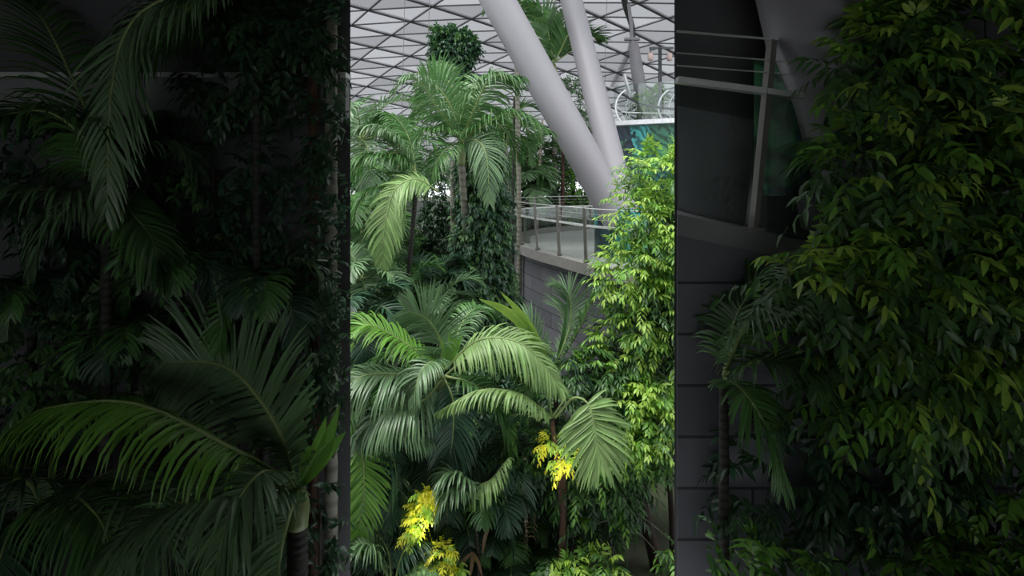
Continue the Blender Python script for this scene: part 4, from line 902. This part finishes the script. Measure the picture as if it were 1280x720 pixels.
for x0, x1 in ((965, 942), (1195, 1180)):
    k = (x0-955)*.2; m = MB(); m.quadbar(P(x1, 284+k, 4.31), P(x0, 50+k*.4, 4.33), .075, .045); m.box(P(x1, 284+k, 4.31), (.13, .1, .03)); m.build('post', METAL, r2)
for x0, x1 in ((850, 940), (960, 1178), (1196, 1290)):
    z = []
    for px, s_ in ((x0, 0), (x1, 0)):
        z += [P(px, 106+(px-846)*.13, 4.34), P(px, 262+(px-846)*.205, 4.34)]
    z = [tuple(q) for q in z]; z2 = [(q[0], q[1]+.012, q[2]) for q in z]
    obj('glass_panel', z+z2, [[0, 2, 3, 1], [4, 5, 7, 6], [0, 1, 5, 4], [2, 6, 7, 3], [0, 4, 6, 2], [1, 3, 7, 5]], GLASS, r2, smooth=False)
cc = thing('shaded_column', 'wide leaning grey column rising from the walkway in the right shade', 'column', tuple(P(1045, 262, 4.66)-np.array([0, 0, 0])))
obj('shaft', *tube_data([P(1052, 280, 4.58), P(1035, 120, 4.5), P(990, -110, 4.3)], [.30, .36, .38], 40), STEEL, cc)
ph = np.linspace(-1, 1, 14); path = np.c_[P(992, 0, 4.55)[0]+ph*.34, 4.52+.12*(ph**2)-.13]
ms = panel('leaf_screen', path, P(0, 245, 4.4)[2], P(0, 72, 4.4)[2], MURAL, .03, 'dark teal leaf-printed screen behind the shaded railing', 'screen')
# tree of the right bed
RBd = [B(1175, 60, 3.9, 110, 80, .35), B(1230, 20, 3.9, 100, 70, .35), B(1110, 90, 3.8, 70, 55, .3), B(1180, 190, 3.8, 140, 70, .35), B(1100, 215, 3.7, 80, 50, .3), B(1230, 260, 3.8, 110, 80, .35), B(1130, 330, 3.7, 130, 70, .35), B(1050, 350, 3.7, 80, 36, .25), B(1160, 420, 3.8, 120, 80, .35), B(1260, 420, 3.7, 60, 110, .3), B(1100, 480, 3.8, 80, 80, .3)]
bt_ = bp_(1212, 700, 4.1)
leafytree('shaded_tree', 'big leafy tree with yellow-green leaf tips filling the right shade', bt_, [P(1215, 600, 4.1), P(1225, 350, 4.1), P(1200, 60, 4.1)], [.10, .075, .05, .02], RBd, 1050, leaf=.15, sprig=.32, nleaf=9, mats=(G_mid, G_bright, G_lime), frac=(.52, .26, .22), wr=.32)
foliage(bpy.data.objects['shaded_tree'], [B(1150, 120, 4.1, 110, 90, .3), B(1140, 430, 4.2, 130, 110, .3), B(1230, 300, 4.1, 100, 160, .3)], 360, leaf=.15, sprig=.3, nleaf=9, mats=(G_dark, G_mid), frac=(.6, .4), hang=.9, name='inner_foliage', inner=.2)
bpalm('feathery palm in the right shade beside the opening, below the walkway', (905, 475), 4.0, [
    (((903, 480, 4.0), (890, 430, 3.95), (872, 385, 3.9), (858, 355, 3.9)), G_pale, dict(L=.56, n=46)),
    (((905, 470, 4.0), (930, 410, 3.9), (970, 385, 3.8), (1010, 400, 3.8)), G_grey, dict(L=.52, n=46)),
    (((905, 470, 4.0), (920, 400, 4.1), (935, 370, 4.1), (945, 350, 4.1)), G_palm, dict(L=.48, n=40)),
    (((905, 470, 4.0), (950, 450, 3.8), (1000, 460, 3.7), (1030, 500, 3.7)), G_palm, dict(L=.42, n=40)),
    (((903, 472, 4.0), (880, 450, 3.8), (850, 470, 3.7), (835, 520, 3.7)), G_grey, dict(L=.48, n=40)),
    (((903, 472, 4.0), (900, 480, 3.7), (890, 540, 3.6), (885, 620, 3.6)), G_palm, dict(L=.4, n=40, droop=.4)),
    (((905, 472, 4.0), (930, 490, 3.7), (960, 540, 3.6), (975, 610, 3.6)), G_palm, dict(L=.4, n=40, droop=.4))], tr=.035, W=.03, shaft=0)
for lab, px, bl, nn_, mm in (('low bush with light leaf sprays at the bottom left of the right shade', 915, [B(915, 690, 3.9, 40, 20, .2), B(970, 705, 3.9, 50, 16, .2)], 40, (G_mid, G_bright)),
                     ('low bush of pale leaf tips at the bottom centre of the right shade', 1090, [B(1090, 715, 3.7, 80, 30, .25), B(1160, 700, 3.7, 50, 30, .25)], 60, (G_mid, G_bright)),
                     ('dark bush under the big tree in the right shade', 1060, [B(1040, 590, 4.1, 90, 70, .3), B(1130, 600, 4.1, 80, 70, .3), B(960, 600, 4.2, 60, 60, .3)], 190, (G_dark, G_deep)),
                     ('leafy bush in the lower right corner of the right shade', 1250, [B(1260, 610, 3.9, 50, 70, .25), B(1250, 690, 3.8, 60, 40, .25)], 110, (G_mid, G_bright))):
    b = bp_(px, 700, 4.1); leafytree('shaded_bush', lab, b, [b+np.array([0, 0, .25]), b+np.array([0, 0, .5])], [.03, .02, .015], bl, nn_, cat='bush', leaf=.14, sprig=.28, nleaf=9, mats=mm, frac=(.7, .3), wr=.34)
CLIP = None
# editing keys are not part of the scene
for o in bpy.data.objects:
    for k_ in ('_o', '_x'):
        if k_ in o: del o[k_]
